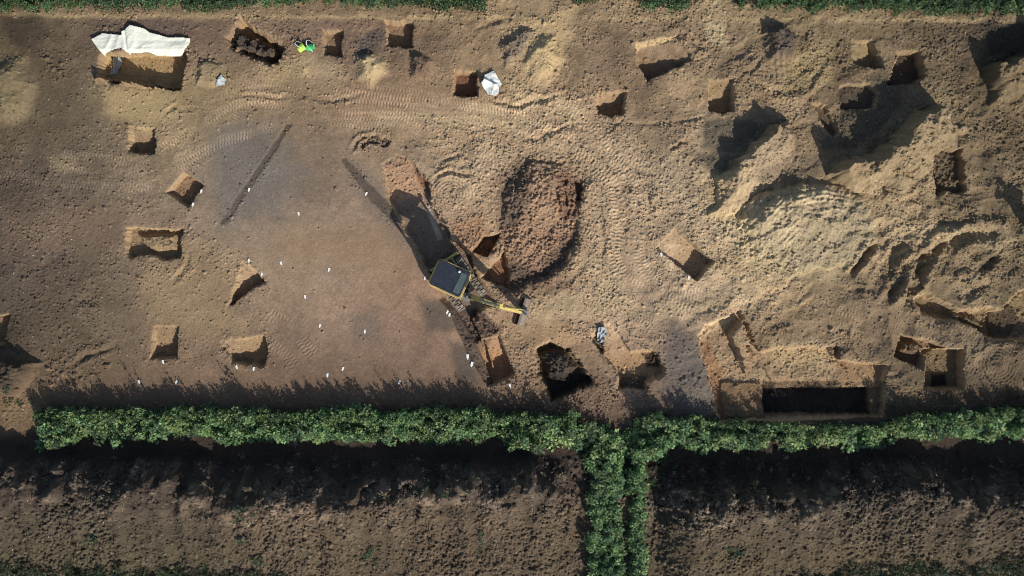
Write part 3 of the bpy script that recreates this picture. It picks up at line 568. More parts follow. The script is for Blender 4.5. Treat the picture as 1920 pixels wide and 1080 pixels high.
# ------------------------------------------------------------------ terrain objects
VX = (PX - 960) / PPM; VY = (540 - PY) / PPM
vid = np.arange(NX * NY).reshape(NY, NX)
Q = np.stack([vid[:-1, :-1], vid[1:, :-1], vid[1:, 1:], vid[:-1, 1:]], -1).reshape(-1, 4)
fid = ID[:-1, :-1].ravel()
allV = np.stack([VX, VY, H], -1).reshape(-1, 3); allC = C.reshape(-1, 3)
for k in [0] + list(THINGS.keys()):
    F = Q[fid == k]
    if len(F) < 4: continue
    u, inv = np.unique(F, return_inverse=True); F2 = inv.reshape(-1, 4)
    V = allV[u].copy()
    if k == 0: nm, org = 'ground', np.zeros(3)
    else: nm = THINGS[k][0]; org = np.array([V[:, 0].mean(), V[:, 1].mean(), V[:, 2].min()])
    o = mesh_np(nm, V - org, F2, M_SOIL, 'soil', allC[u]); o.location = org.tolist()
    if k == 0 or THINGS[k][1] == 'STRUCT': tag(o, kind='structure')
    else: tag(o, THINGS[k][1], THINGS[k][2], THINGS[k][3])
# outlying fields as a ring round the detailed ground
xa, xb = (X0 - 960) / PPM, (gx[-1] - 960) / PPM; ya, yb = (540 - gy[-1]) / PPM, (540 - Y0) / PPM; R_ = 900
V = np.array([(-R_,-R_,0),(R_,-R_,0),(R_,R_,0),(-R_,R_,0),(xa,ya,0),(xb,ya,0),(xb,yb,0),(xa,yb,0)], float)
F = np.array([(0,1,5,4),(1,2,6,5),(2,3,7,6),(3,0,4,7)])
m, n, b = nodes_mat('outer_field')
ge = n.nodes.new('ShaderNodeNewGeometry'); t = n.nodes.new('ShaderNodeTexNoise'); t.inputs['Scale'].default_value = 0.6; t.inputs['Detail'].default_value = 10; t.inputs['Roughness'].default_value = 0.7
n.links.new(ge.outputs['Position'], t.inputs['Vector']); cr = n.nodes.new('ShaderNodeValToRGB')
cr.color_ramp.elements[0].position = 0.35; cr.color_ramp.elements[0].color = (*lin((78,66,52)), 1); cr.color_ramp.elements[1].position = 0.62; cr.color_ramp.elements[1].color = (*lin((112,94,74)), 1)
n.links.new(t.outputs['Fac'], cr.inputs[0]); n.links.new(cr.outputs[0], b.inputs['Base Color']); b.inputs['Roughness'].default_value = 0.95
tag(mesh_np('field', V, F, m), kind='structure')

# ------------------------------------------------------------------ weeds
def weeds(name, pts, hrange, leaf, nleaf, spread, tall, cols, label=None, sd_=1, upright=0.0):
    """pts: array of plant positions in photo pixels. Leaves are folded quads spread up each plant."""
    r = np.random.default_rng(sd_); n = len(pts)
    hn = np.clip(0.5 + 0.9 * vnoise(pts[:, 0] / 17 + 3, pts[:, 1] / 17 + 8, 5) + r.normal(0, .18, n), 0, 1); hts = hrange[0] + (hrange[1] - hrange[0]) * hn; tl = r.random(n) < tall; hts = np.where(tl, hts * 1.45, hts)
    tint = r.uniform(0.75, 1.25, n) * (1 + 0.25 * vnoise(pts[:, 0] / 45, pts[:, 1] / 45 + 5, 6)); ptype = r.integers(0, len(cols), n)
    cpal = np.array([lin(c) for c in cols])
    N = n * nleaf; pid = np.repeat(np.arange(n), nleaf)
    t = r.random(N) ** 0.75                                  # height along plant
    rad = spread * (1.05 - t * 0.85) * np.sqrt(r.random(N)) * np.where(tl[pid], 0.55, 1.0)
    az = r.random(N) * 6.283
    base = np.array([[(p[0] - 960) / PPM, (540 - p[1]) / PPM, hz(p[0], p[1])] for p in pts])
    lean = r.normal(0, 0.10, (n, 2))
    c = base[pid]; c[:, 0] += rad * np.cos(az) + lean[pid, 0] * t * hts[pid]; c[:, 1] += rad * np.sin(az) + lean[pid, 1] * t * hts[pid]; c[:, 2] += (0.06 + t * 0.94) * hts[pid] * (1 - 0.25 * rad / spread)
    az2 = az + r.normal(0, 0.7, N); el = r.normal(0.25 + upright, 0.42, N); roll = r.normal(0, 0.5, N)
    L = leaf * r.uniform(0.6, 1.5, N) * (1.1 - 0.5 * t); Wd = L * r.uniform(0.30, 0.46, N)
    d = np.stack([np.cos(az2) * np.cos(el), np.sin(az2) * np.cos(el), np.sin(el)], 1)
    s = np.stack([-np.sin(az2), np.cos(az2), np.zeros(N)], 1); u = np.cross(d, s) * 1.0
    s = s * np.cos(roll)[:, None] + u * np.sin(roll)[:, None]
    u2 = np.cross(s, d)
    a0 = c; mid = c + d * (L * 0.5)[:, None] + u2 * (L * 0.06)[:, None]; tip = c + d * L[:, None] - np.array([0, 0, 1]) * (L * 0.15)[:, None]
    l_ = c + d * (L * 0.45)[:, None] + s * Wd[:, None]; r_ = c + d * (L * 0.45)[:, None] - s * Wd[:, None]
    V = np.stack([a0, l_, tip, r_], 1).reshape(-1, 3)
    F = np.arange(N * 4).reshape(-1, 4); F = np.concatenate([F[:, [0, 1, 2]], F[:, [0, 2, 3]]])
    ptype = np.where(r.random(n) < 0.7, (np.abs(vnoise(pts[:, 0] / 38 + 9, pts[:, 1] / 25, 7)) * 2.2 * len(cols)).astype(int) % len(cols), ptype)
    lc = cpal[ptype[pid]] * (tint[pid] * r.uniform(0.65, 1.35, N))[:, None]
    lc = np.where((r.random(N) < 0.03)[:, None], lin((150,150,90)) * 0.8, lc)
    CC = np.repeat(lc, 4, 0)
    # stems: thin three-sided tapering tubes
    ns = n * 3; sp = np.repeat(np.arange(n), 3); b0 = base[sp] + np.concatenate([r.normal(0, 0.03, (ns, 2)), np.zeros((ns, 1))], 1)
    top = b0.copy(); top[:, :2] += lean[sp] * hts[sp][:, None] + r.normal(0, 0.5, (ns, 2)) * spread * 0.45; top[:, 2] += hts[sp] * r.uniform(0.75, 1.12, ns)
    SV = []
    for k in range(3):
        a = 2.094 * k; o_ = np.array([math.cos(a), math.sin(a), 0]) * 0.009
        SV += [b0 + o_, top + o_ * 0.35]
    SV = np.stack(SV, 1).reshape(-1, 3); bi = np.arange(ns) * 6 + len(V)
    SF = np.concatenate([np.stack([bi + x, bi + y, bi + z], 1) for x, y, z in ((0,2,3),(0,3,1),(2,4,5),(2,5,3),(4,0,1),(4,1,5))])
    SC = np.tile(lin((96,104,66)), (len(SV), 1))
    o = mesh_np(name, np.concatenate([V, SV]), np.concatenate([F, SF]), M_LEAF, 'tint', np.concatenate([CC, SC]))
    tag(o, label, kind='stuff'); return o
def scatter(poly, spacing, keep=1.0, warp=10, sd_=1, holes=()):
    r = np.random.default_rng(sd_); xs = [p[0] for p in poly]; ys = [p[1] for p in poly]
    X, Y = np.meshgrid(np.arange(min(xs), max(xs), spacing), np.arange(min(ys), max(ys), spacing))
    X = X.ravel() + r.uniform(-.5, .5, X.size) * spacing; Y = Y.ravel() + r.uniform(-.5, .5, Y.size) * spacing
    wx = vnoise(X / 30 + 4, Y / 30, 2) * warp; wy = vnoise(X / 30 + 40, Y / 30 + 9, 3) * warp
    ok = inpoly(poly, X + wx, Y + wy) & (r.random(X.size) < keep * (1 - 0.75 * np.clip(3 * (vnoise(X / 16 + 77, Y / 13 + 5, 4) - 0.42), 0, 1)))
    return np.stack([X[ok], Y[ok]], 1)
GR = [(104,132,84),(118,148,94),(90,118,80),(130,148,94),(78,98,68)]
A = scatter([(70,828),(95,775),(150,768),(400,772),(700,775),(1000,772),(1070,778),(1105,800),(1150,815),(1180,800),(1205,778),(1260,785),(1350,795),(1440,806),(1640,802),(1700,782),(1800,772),(2040,768),(2040,812),(1800,816),(1640,826),(1400,832),(1235,832),(1205,850),(1100,850),(1060,836),(900,822),(500,818),(200,822)], 9.0, 1, 12, 3)
weeds('weed_strip', A, (0.22, 1.0), 0.13, 58, 0.25, 0.04, GR, 'dense green weed strip between the dig and the dark soil bank', 5)
A = scatter([(80,768),(1080,772),(1080,786),(80,786)], 5.0, 1, 6, 8); A2 = scatter([(1195,775),(1350,790),(1640,798),(1700,776),(2040,764),(2040,776),(1700,788),(1640,808),(1195,788)], 5.0, 1, 6, 9)
weeds('tall_weeds', np.concatenate([A, A2]), (0.72, 0.98), 0.085, 60, 0.13, 0.05, GR, 'tall seeding weeds along the upper edge of the green strip', 6, 0.5)
A = scatter([(1095,845),(1212,845),(1208,1190),(1112,1190),(1104,960)], 9, 1, 6, 12); A = A[np.abs(A[:, 0] - (1172 + 4 * np.sin(A[:, 1] / 40))) > 8]
weeds('weed_path', A, (0.35, 0.75), 0.10, 80, 0.22, 0.05, GR[:3], 'green weeds running down between the two soil banks', 7)
tops = []
for poly in ([(-120,-110),(918,-110),(922,-5),(910,16),(700,10),(400,14),(120,12),(60,18),(-120,20)], [(1072,-110),(1108,-110),(1112,15),(1078,15)], [(1190,-110),(1300,-110),(1300,18),(1198,18)],
             [(1352,-110),(2040,-110),(2040,28),(1700,22),(1500,18),(1358,16)]):
    tops.append(scatter(poly, 9.0, 1, 6, 21))
weeds('top_weeds', np.concatenate(tops), (0.3, 0.6), 0.075, 90, 0.22, 0.05, [(74,98,64),(84,110,70),(64,86,60)], 'dark green weeds along the top of the site', 9, 0.3)
A = np.concatenate([scatter([(-120,1045),(420,1062),(640,1082),(640,1190),(-120,1190)], 11, 0.85, 14, 31), scatter([(1470,1080),(1640,1050),(2040,1030),(2040,1190),(1470,1190)], 11, 0.85, 14, 33)])
weeds('low_weeds', A, (0.12, 0.35), 0.08, 60, 0.22, 0.03, [(58,70,48),(66,80,54),(52,62,46)], 'low dull green weeds at the bottom corners', 10, 0.4)
# a few scattered seedlings and straw tufts on the bank
A = []
r5 = np.random.default_rng(5)
for cx_, cy_, s_, k_ in ((480,945,14,7),(700,1035,16,6),(480,1000,12,5),(820,905,16,8),(860,880,14,7),(1370,1025,12,9),(500,1040,10,4),(205,1000,12,4),(1240,870,14,8),(1225,900,10,4),(1420,905,14,4),(890,1000,20,4),(30,742,16,6)):
    for _ in range(k_): A.append((cx_ + r5.normal(0, s_), cy_ + r5.normal(0, s_ * 0.6)))
weeds('seedlings', np.array(A), (0.08, 0.2), 0.07, 26, 0.14, 0.0, [(62,86,58),(80,104,74),(70,92,66)], 'sparse seedlings scattered over the dark soil bank', 12, 0.5)
def straw(name, centres, nb, L, label, sd_):
    r = np.random.default_rng(sd_); Vs = []; Fs = []; Cs = []; k = 0
    for (x, y) in centres:
        b = np.array([(x - 960) / PPM, (540 - y) / PPM, hz(x, y)]); tone = r.uniform(0.6, 1.1)
        for _ in range(nb):
            a = r.random() * 6.283; e = r.uniform(0.15, 1.2); l = L * r.uniform(0.5, 1.3)
            d = np.array([math.cos(a) * math.cos(e), math.sin(a) * math.cos(e), math.sin(e)]); s = np.array([-math.sin(a), math.cos(a), 0]) * 0.008
            o_ = b + np.array([r.normal(0, .04), r.normal(0, .04), 0.0]); m_ = o_ + d * l * 0.6; t_ = o_ + d * l - np.array([0, 0, l * 0.2])
            Vs += [o_ - s, o_ + s, m_ + s * .8, m_ - s * .8, t_]; Fs += [(k, k + 1, k + 2), (k, k + 2, k + 3), (k + 3, k + 2, k + 4)]; k += 5
            Cs += [lin((150,138,112)) * tone * r.uniform(.7, 1.2)] * 5
    tag(mesh_np(name, np.array(Vs), np.array(Fs), M_STRAW, 'tint', np.array(Cs)), label, kind='stuff')
cs = [(r5.uniform(0, 1070), r5.normal(893, 26)) for _ in range(130)] + [(r5.uniform(1235, 1920), r5.normal(905, 28)) for _ in range(80)] + [(r5.uniform(0, 1920), r5.uniform(940, 1060)) for _ in range(60)]
cs = [c for c in cs if not (1085 < c[0] < 1225)]
straw('dead_grass', cs, 18, 0.17, 'pale dead grass tufts on the soil bank', 3)

# loose pale stones
def stones(name, n, wfun, rr_, label, sd_):
    r = np.random.default_rng(sd_); base = np.array([(1,0,0),(-1,0,0),(0,1,0),(0,-1,0),(0,0,1),(.6,.6,.55),(-.6,.6,.55),(-.6,-.6,.55),(.6,-.6,.55)], float)
    fc = [(4,5,6),(4,6,7),(4,7,8),(4,8,5),(0,2,5),(2,1,6),(1,3,7),(3,0,8),(5,2,6),(6,1,7),(7,3,8),(8,0,5)]
    Vs = []; Fs = []; Cs = []; k = 0
    pr = np.cumsum((wfun).ravel()); pr /= pr[-1]; id_ = np.searchsorted(pr, r.random(n))
    for q in id_:
        j, i = divmod(int(q), NX); s_ = r.uniform(*rr_); a = r.random() * 6.28
        v = base * (1 + r.normal(0, .15, base.shape)) * s_ * np.array([1.2, .85, .7]); v = np.stack([v[:, 0] * math.cos(a) - v[:, 1] * math.sin(a), v[:, 0] * math.sin(a) + v[:, 1] * math.cos(a), v[:, 2]], 1)
        Vs.append(v + allV[j * NX + i]); Fs.append(np.array(fc) + k); k += len(base); t = r.uniform(.75, 1.1)
        Cs.append(np.tile(lin((178,164,142)) * t, (len(base), 1)))
    tag(mesh_np(name, np.concatenate(Vs), np.concatenate(Fs), M_STONE, 'tint', np.concatenate(Cs)), label, kind='stuff')
def clods(name, n, wfun, rr_, label, sd_, shade=(0.75, 1.3)):
    r = np.random.default_rng(sd_); base = np.array([(1,0,0),(.6,.8,.1),(-.4,.9,0),(-1,.1,0),(-.5,-.85,.1),(.5,-.8,0),(.45,.25,.7),(-.4,.4,.75),(-.25,-.45,.7),(.4,-.4,.6)], float)
    fc = np.array([(0,1,6),(1,2,7),(1,7,6),(2,3,7),(3,4,8),(3,8,7),(4,5,8),(5,9,8),(5,0,9),(0,6,9),(6,7,8),(6,8,9)])
    pr = np.cumsum(wfun.ravel()); pr /= pr[-1]; q = np.searchsorted(pr, r.random(n))
    sz = rr_[0] + (rr_[1] - rr_[0]) * r.random(n) ** 2.5; a = r.random(n) * 6.28; el = r.uniform(.6, 1, n)
    v = base[None] * (1 + r.normal(0, .16, (n, 10, 3))) * sz[:, None, None]; v[..., 1] *= el[:, None]; v[..., 2] *= r.uniform(.6, 1.1, n)[:, None]
    ca, sa = np.cos(a)[:, None], np.sin(a)[:, None]; v = np.stack([v[..., 0] * ca - v[..., 1] * sa, v[..., 0] * sa + v[..., 1] * ca, v[..., 2]], -1)
    v += allV[q][:, None, :]; cc = np.repeat(allC[q] * r.uniform(*shade, n)[:, None], 10, 0)
    F = (fc[None] + (np.arange(n) * 10)[:, None, None]).reshape(-1, 3)
    tag(mesh_np(name, v.reshape(-1, 3), F, M_STONE, 'tint', cc), label, kind='stuff')
vis = (PX > -60) & (PX < 1980) & (pad > 4)
clods('soil_crumbs', 26000, np.clip(D, 0, 0.12) * (PY < 770) * (PY > 10) * vis, (0.014, 0.06), 'loose soil crumbs scattered over the churned ground', 14)
clods('bank_clods', 15000, mb * (0.12 + 1.2 * np.exp(-((PY - crest + 6) / 34.0) ** 2) * sstep(-0.2, 0.25, N_B + N_D)) * (PY < 1130) * vis * ((PX < 1088) | (PX > 1224)), (0.015, 0.11), 'dark and pale soil clods along the crest of the bank', 15, (0.6, 1.6))
stones('loose_stones', 1500, (D + 0.0015) * (PY < 1080) * (PY > 20) * (C.mean(-1) > 0.05), (0.010, 0.030), 'small pale stones strewn over the churned soil', 4)

# ------------------------------------------------------------------ mesh helpers
class MB:
    def __init__(s): s.bm = bmesh.new()
    def _x(s, geom, M):
        bmesh.ops.transform(s.bm, matrix=M, verts=[v for v in geom if isinstance(v, bmesh.types.BMVert)]); return s
    def box(s, c, d, rot=(0,0,0), bev=0.0):
        g = bmesh.ops.create_cube(s.bm, size=1); M = Matrix.Translation(c) @ Matrix.Rotation(rot[2], 4, 'Z') @ Matrix.Rotation(rot[1], 4, 'Y') @ Matrix.Rotation(rot[0], 4, 'X') @ Matrix.Diagonal((*d, 1))
        vs = g['verts']; bmesh.ops.transform(s.bm, matrix=M, verts=vs)
        if bev:
            es = list({e for v in vs for e in v.link_edges}); bmesh.ops.bevel(s.bm, geom=es, offset=bev, segments=2, affect='EDGES')
        return s
    def cyl(s, a, b, r, r2=None, n=14, cap=True):
        a = Vector(a); b = Vector(b); d = b - a
        g = bmesh.ops.create_cone(s.bm, cap_ends=cap, segments=n, radius1=r, radius2=r if r2 is None else r2, depth=d.length)
        M = Matrix.Translation((a + b) / 2) @ d.to_track_quat('Z', 'Y').to_matrix().to_4x4(); bmesh.ops.transform(s.bm, matrix=M, verts=g['verts']); return s
    def prism(s, prof, y0, y1):
        """profile in X-Z, extruded along Y"""
        a = [s.bm.verts.new((p[0], y0, p[1])) for p in prof]; b = [s.bm.verts.new((p[0], y1, p[1])) for p in prof]; n = len(prof)
        s.bm.faces.new(a); s.bm.faces.new(b[::-1])
        for i in range(n): s.bm.faces.new((a[i], b[i], b[(i + 1) % n], a[(i + 1) % n]))
        return s
    def tube(s, pts, r, n=8):
        for i in range(len(pts) - 1): s.cyl(pts[i], pts[i + 1], r, n=n)
        return s
    def sph(s, c, r, sc=(1,1,1)):
        g = bmesh.ops.create_uvsphere(s.bm, u_segments=12, v_segments=8, radius=r); bmesh.ops.transform(s.bm, matrix=Matrix.Translation(c) @ Matrix.Diagonal((*sc, 1)), verts=g['verts']); return s
    def build(s, name, mat, parent=None, loc=(0,0,0), rz=0.0, smooth=False):
        bmesh.ops.recalc_face_normals(s.bm, faces=s.bm.faces); me = bpy.data.meshes.new(name); s.bm.to_mesh(me); s.bm.free()
        me.materials.append(mat); o = bpy.data.objects.new(name, me); COL.objects.link(o); o.parent = parent; o.location = loc; o.rotation_euler = (0, 0, rz)
        if smooth:
            for p in me.polygons: p.use_smooth = True
        return o
def empty(name, loc, rz=0.0):
    o = bpy.data.objects.new(name, None); COL.objects.link(o); o.location = loc; o.rotation_euler = (0, 0, rz); return o

# ------------------------------------------------------------------ the digger
RD = math.radians
ex = empty('mini_excavator', W(850, 522, Hpad)); tag(ex, 'small yellow tracked digger with black cab roof standing in the trench', 'digger')
uc = W(862, 532) - W(850, 522); ru = RD(-55)
def rotv(v, a): return Vector((v[0] * math.cos(a) - v[1] * math.sin(a), v[0] * math.sin(a) + v[1] * math.cos(a), v[2] if len(v) > 2 else 0))
MB().box((0,0,0.28), (1.0,0.7,0.16), bev=.02).cyl((0,0,0.3),(0,0,0.5),0.32,n=24).build('undercarriage', M_DKM, ex, uc, ru)
def stadium(L, r, n=9):
    return [(L / 2 + r * math.sin(t), r - r * math.cos(t)) for t in np.linspace(0, math.pi, n)] + [(-L / 2 - r * math.sin(t), r + r * math.cos(t)) for t in np.linspace(0, math.pi, n)]
for sgn in (1, -1):
    b_ = MB(); b_.prism(stadium(1.30, 0.19), -0.13, 0.13)
    pr_ = stadium(1.30, 0.19, 9); per = []
    for i in range(len(pr_)):
        p, q = Vector((pr_[i][0], 0, pr_[i][1])), Vector((pr_[(i + 1) % len(pr_)][0], 0, pr_[(i + 1) % len(pr_)][1])); L_ = (q - p).length; k = max(1, round(L_ / 0.085))
        for j in range(k): per.append((p + (q - p) * ((j + .5) / k), (q - p).normalized()))
    for i, (c_, t_) in enumerate(per):
        ang = math.atan2(t_.z, t_.x)
        b_.box((c_.x, 0.05 * (1 if i % 2 else -1), c_.z), (0.042, 0.17, 0.075), (0, -ang, 0))
    tk = b_.build('track', M_RUB, ex, uc + rotv((0, 0.50 * sgn, 0.0), ru), ru)
    MB().cyl((0.65,-0.14,0.19),(0.65,0.14,0.19),0.13,n=16).build('wheel', M_DKM, tk); MB().cyl((-0.65,-0.14,0.19),(-0.65,0.14,0.19),0.13,n=16).build('wheel', M_DKM, tk)
MB().prism([(-1.05,0.08),(-0.98,0.06),(-0.95,0.22),(-1.0,0.38),(-1.06,0.38),(-1.02,0.22)], -0.62, 0.62).box((-0.82,0.3,0.22),(0.34,0.07,0.09)).box((-0.82,-0.3,0.22),(0.34,0.07,0.09)).build('dozer_blade', M_YEL, ex, uc, ru)
rb = RD(-25)
def P(mb, name, mat, smooth=False, parent=None): return mb.build(name, mat, parent or ex, (0,0,0) if parent else (0,0,0), 0 if parent else rb, smooth)
# local X forward, Y left. house
def rrect(x0, x1, y0, y1, r, n=5):
    out = []
    for cx_, cy_, a0 in ((x1 - r, y1 - r, 0), (x0 + r, y1 - r, 90), (x0 + r, y0 + r, 180), (x1 - r, y0 + r, 270)):
        for k in range(n + 1):
            a = RD(a0 + 90 * k / n); out.append((cx_ + r * math.cos(a), cy_ + r * math.sin(a)))
    return out
def slab(mb, outl, z0, z1, top=None):
    top = top or outl; n = len(outl); a = [mb.bm.verts.new((p[0], p[1], z0)) for p in outl]; b = [mb.bm.verts.new((p[0], p[1], z1)) for p in top]
    mb.bm.faces.new(a[::-1]); mb.bm.faces.new(b)
    for i in range(n): mb.bm.faces.new((a[i], a[(i + 1) % n], b[(i + 1) % n], b[i]))
    return mb
body = MB(); slab(body, rrect(-0.78, 0.60, -0.62, 0.50, 0.2), 0.52, 0.86, rrect(-0.76, 0.58, -0.61, 0.49, 0.2)); slab(body, rrect(-0.75, -0.28, -0.58, 0.50, 0.2), 0.863, 1.30, rrect(-0.64, -0.32, -0.52, 0.44, 0.18))
P(body, 'body', M_YEL)
P(MB().box((0.12,-0.575,1.0),(1.0,0.03,0.08),bev=.01), 'side_panel', M_YEL)
for x_, y_ in ((-0.50,-0.44),(-0.50,0.42),(0.50,-0.44),(0.50,0.42)): P(MB().box((x_,y_,1.56),(0.06,0.06,1.40)), 'cab_post', M_DKM)
for y_ in (-0.46, 0.44): P(MB().box((0,y_,1.35),(0.9,0.012,0.86)), 'side_window', M_GLASS)
P(MB().box((-0.1,0,0.98),(0.42,0.42,0.12),bev=.03).box((-0.28,0,1.25),(0.1,0.42,0.5),bev=.03), 'seat', M_SEAT)
rf = MB(); slab(rf, rrect(-0.60,0.60,-0.50,0.47,0.09), 2.26, 2.33, rrect(-0.57,0.57,-0.47,0.44,0.08)); rfo = P(rf, 'roof', M_BLK)
P(slab(MB(), rrect(0.30,0.53,-0.40,0.36,0.03), 2.333, 2.343), 'roof_window', M_GLASS, parent=rfo)
P(MB().cyl((0.22,0.34,2.333),(0.22,0.34,2.42),0.045).sph((0.22,0.34,2.42),0.045), 'beacon', M_WHT, True, rfo)
P(MB().tube([(-0.05,0.47,2.0),(0.05,0.72,2.0)],0.015).box((0.06,0.76,1.98),(0.05,0.16,0.2),bev=.02), 'mirror', M_GRYM)
P(MB().tube([(0.52,0.42,1.9),(0.68,0.60,1.9)],0.012).box((0.70,0.62,1.86),(0.05,0.12,0.18),bev=.01), 'mirror', M_DKM)
P(MB().cyl((-0.62,-0.35,1.3),(-0.62,-0.35,1.5),0.035), 'exhaust', M_DKM)
P(MB().tube([(0.56,-0.52,0.9),(0.60,-0.52,1.25),(0.60,-0.1,1.25),(0.56,-0.1,0.9)],0.018), 'hand_rail', M_YEL)
# swing post and boom
pv = W(884, 556) - W(850, 522); rm = RD(-16.5)
def Q_(mb, name, mat, parent=None, smooth=False): return mb.build(name, mat, parent or ex, (0,0,0) if parent else pv, 0 if parent else rm, smooth)
MB().box((0.70,-0.42,0.62),(0.44,0.30,0.26),bev=.03).cyl((0.83,-0.42,0.45),(0.83,-0.42,0.92),0.09).build('swing_post', M_GRYM, ex, (0,0,0), rb)
Q_(MB().box((0.0,0,0.78),(0.22,0.20,0.28),bev=.02), 'swing_bracket', M_GRYM)
Q_(MB().prism([(-0.02,0.75),(0.02,0.95),(0.34,1.75),(0.52,1.98),(1.02,2.16),(1.10,2.10),(1.06,2.00),(0.60,1.78),(0.46,1.60),(0.12,0.72)], -0.095, 0.095), 'boom', M_YEL)
Q_(MB().cyl((0.16,0.0,0.70),(0.36,0.0,1.2),0.05).cyl((0.36,0,1.2),(0.50,0.0,1.66),0.026), 'boom_cylinder', M_GRYM)
Q_(MB().cyl((0.42,0.0,2.02),(0.86,0.0,2.32),0.045).cyl((0.86,0,2.32),(1.12,0.0,2.40),0.024), 'arm_cylinder', M_GRYM)
Q_(MB().prism([(1.00,2.36),(1.14,2.42),(1.24,2.10),(1.98,0.72),(1.90,0.66),(1.02,1.98)], -0.09, 0.09), 'arm', M_YEL)
Q_(MB().cyl((1.30,0.0,2.14),(1.62,0.0,1.62),0.04).cyl((1.62,0,1.62),(1.94,0.0,1.06),0.022), 'bucket_cylinder', M_YEL)
Q_(MB().tube([(0.4,0.09,1.82),(0.7,0.10,2.1),(1.0,0.1,2.22),(1.2,0.09,2.0),(1.5,0.08,1.5)],0.014).tube([(0.4,-0.09,1.82),(0.7,-0.10,2.1),(1.0,-0.1,2.22),(1.2,-0.09,2.0)],0.014), 'hose', M_DKM)
Q_(MB().prism([(1.94,1.08),(2.00,1.08),(2.20,0.72),(2.14,0.68)], -0.085, -0.06).prism([(1.94,1.08),(2.00,1.08),(2.20,0.72),(2.14,0.68)], 0.06, 0.085).prism([(1.86,0.70),(2.16,0.72),(2.24,0.62),(2.06,0.56),(1.88,0.60)], -0.10, 0.10), 'bucket_link', M_GRYM)
bk = MB(); ox, oz = 1.98, 0.34
arc = [(ox + 0.24 * math.cos(RD(a)) * 1.0, oz + 0.24 * math.sin(RD(a))) for a in range(100, -101, -20)]
outer = arc + [(1.62, 0.06)]; inner = [(1.62, 0.085)] + [(ox + 0.215 * math.cos(RD(a)), oz + 0.215 * math.sin(RD(a))) for a in range(-100, 101, 20)]
pr_ = outer + inner; hw_ = 0.50
for k in range(len(outer) - 1):
    quad = [outer[k], outer[k + 1], inner[len(inner) - 2 - k], inner[len(inner) - 1 - k]]
    bk.prism(quad, -hw_, hw_)
side = outer + [(1.80, 0.44)]
bk.prism(side, -hw_ - 0.022, -hw_ - 0.002); bk.prism(side, hw_ + 0.002, hw_ + 0.022)
bko = Q_(bk, 'bucket', paint('worn_bucket_steel', (140,130,116), 0.5, 0.5, 0.8, (104,78,58), 5))
Q_(MB().box((1.59,0,0.072),(0.10,1.04,0.02)), 'cutting_edge', M_RUST, bko)
for y_ in (0.33, -0.33): Q_(MB().box((1.90,y_,0.46),(0.22,0.34,0.02)), 'bucket_lip', M_RUST, bko)

# ------------------------------------------------------------------ sheets
from bisect import bisect
def smoothH(px, py, r=4):
    j = int((py - Y0) / ST); i = int((px - X0) / ST); return float(H[max(0, j - r):j + r + 1, max(0, i - r):i + r + 1].max())
def sheet(name, poly, zf, mat, label, cat, step=1.2, group=None):
    xs = np.arange(min(p[0] for p in poly) - 1, max(p[0] for p in poly) + 1, step); ys = np.arange(min(p[1] for p in poly) - 1, max(p[1] for p in poly) + 1, step)
    X, Y = np.meshgrid(xs, ys); d = sdf(poly, X, Y); ins = d < 0.3
    Z = np.vectorize(zf)(X, Y); vid_ = np.arange(X.size).reshape(X.shape)
    f = np.stack([vid_[:-1, :-1], vid_[1:, :-1], vid_[1:, 1:], vid_[:-1, 1:]], -1).reshape(-1, 4); keep = ins.ravel()[f].all(1); f = f[keep]
    u, inv = np.unique(f, return_inverse=True); V = np.stack([(X.ravel() - 960) / PPM, (540 - Y.ravel()) / PPM, Z.ravel()], 1)[u]
    org = np.array([V[:, 0].mean(), V[:, 1].mean(), V[:, 2].min()])
    o = mesh_np(name, V - org, inv.reshape(-1, 4), mat); o.location = org.tolist(); o.data.shade_smooth()
    md = o.modifiers.new('thick', 'SOLIDIFY'); md.thickness = 0.006; md.offset = 1
    return tag(o, label, cat, group)
def crinkle(x, y, k, lam): return 1 - abs(float(vnoise(np.array(x / lam + k * 7.3), np.array(y / lam + k * 3.1), k)))* 2
TP = [(173,75),(194,63),(230,67),(231,60),(247.5,49),(275,56),(284,62.6),(320,72),(332,71),(359,73),(357.6,84),(341,104),(325,105),(291,103),(280,99),(246,100),(244.6,103),(230,92),(210,95.4),(198,101),(195,105.6)]
def ztarp(x, y):
    g = 0.12 + 0.022 * crinkle(x, y * .6, 1, 55) + 0.018 * crinkle(x + .4 * y, y, 2, 16) + 0.006 * crinkle(x + y, y * 2, 3, 7) - 0.05 * math.exp(-((x - 236 - (y - 60) * .1) / 2.5) ** 2)
    g += 0.10 * max(0, 1 - (y - 50) / 28.0) * max(0, min(1, (x - 225) / 30))
    return max(g, 0.07) - max(0, (y - 94)) * 0.022
sheet('tarpaulin', TP, ztarp, M_TARP, 'large pale cream tarpaulin draped along the upper edge of a pit', 'tarpaulin')
def zwh(x, y):
    z = smoothH(x, y, 2) * 0.4 + 0.05 + 0.05 * crinkle(x + .5 * y, y, 4, 17) + 0.02 * crinkle(x, y - .6 * x, 5, 8)
    # a standing fold from upper left to the middle
    dx, dy = 930 - 908, 150 - 140; t = ((x - 908) * dx + (y - 142) * dy) / (dx * dx + dy * dy); n_ = ((x - 908) * dy - (y - 142) * dx) / math.hypot(dx, dy)
    z += 0.22 * math.exp(-((n_ + 9) / 3.0) ** 2) * (1 if 0 < t < 1.2 else 0.3)
    return z
sheet('crumpled_sheet', [(926,133),(941,158),(936,164),(935,175),(928,181.5),(921.5,178.5),(915.5,178.5),(904,162),(902,155.5),(907.5,152),(908,142)], zwh, M_SHEET, 'crumpled white plastic sheet lying right of the reddish square pit', 'sheet', 0.8)
def zg(a, k): return lambda x, y: smoothH(x, y, 2) + 0.04 + a * crinkle(x, y, k, 7) * 0.5 + a * 0.4 * crinkle(x, y, k + 1, 3.5)
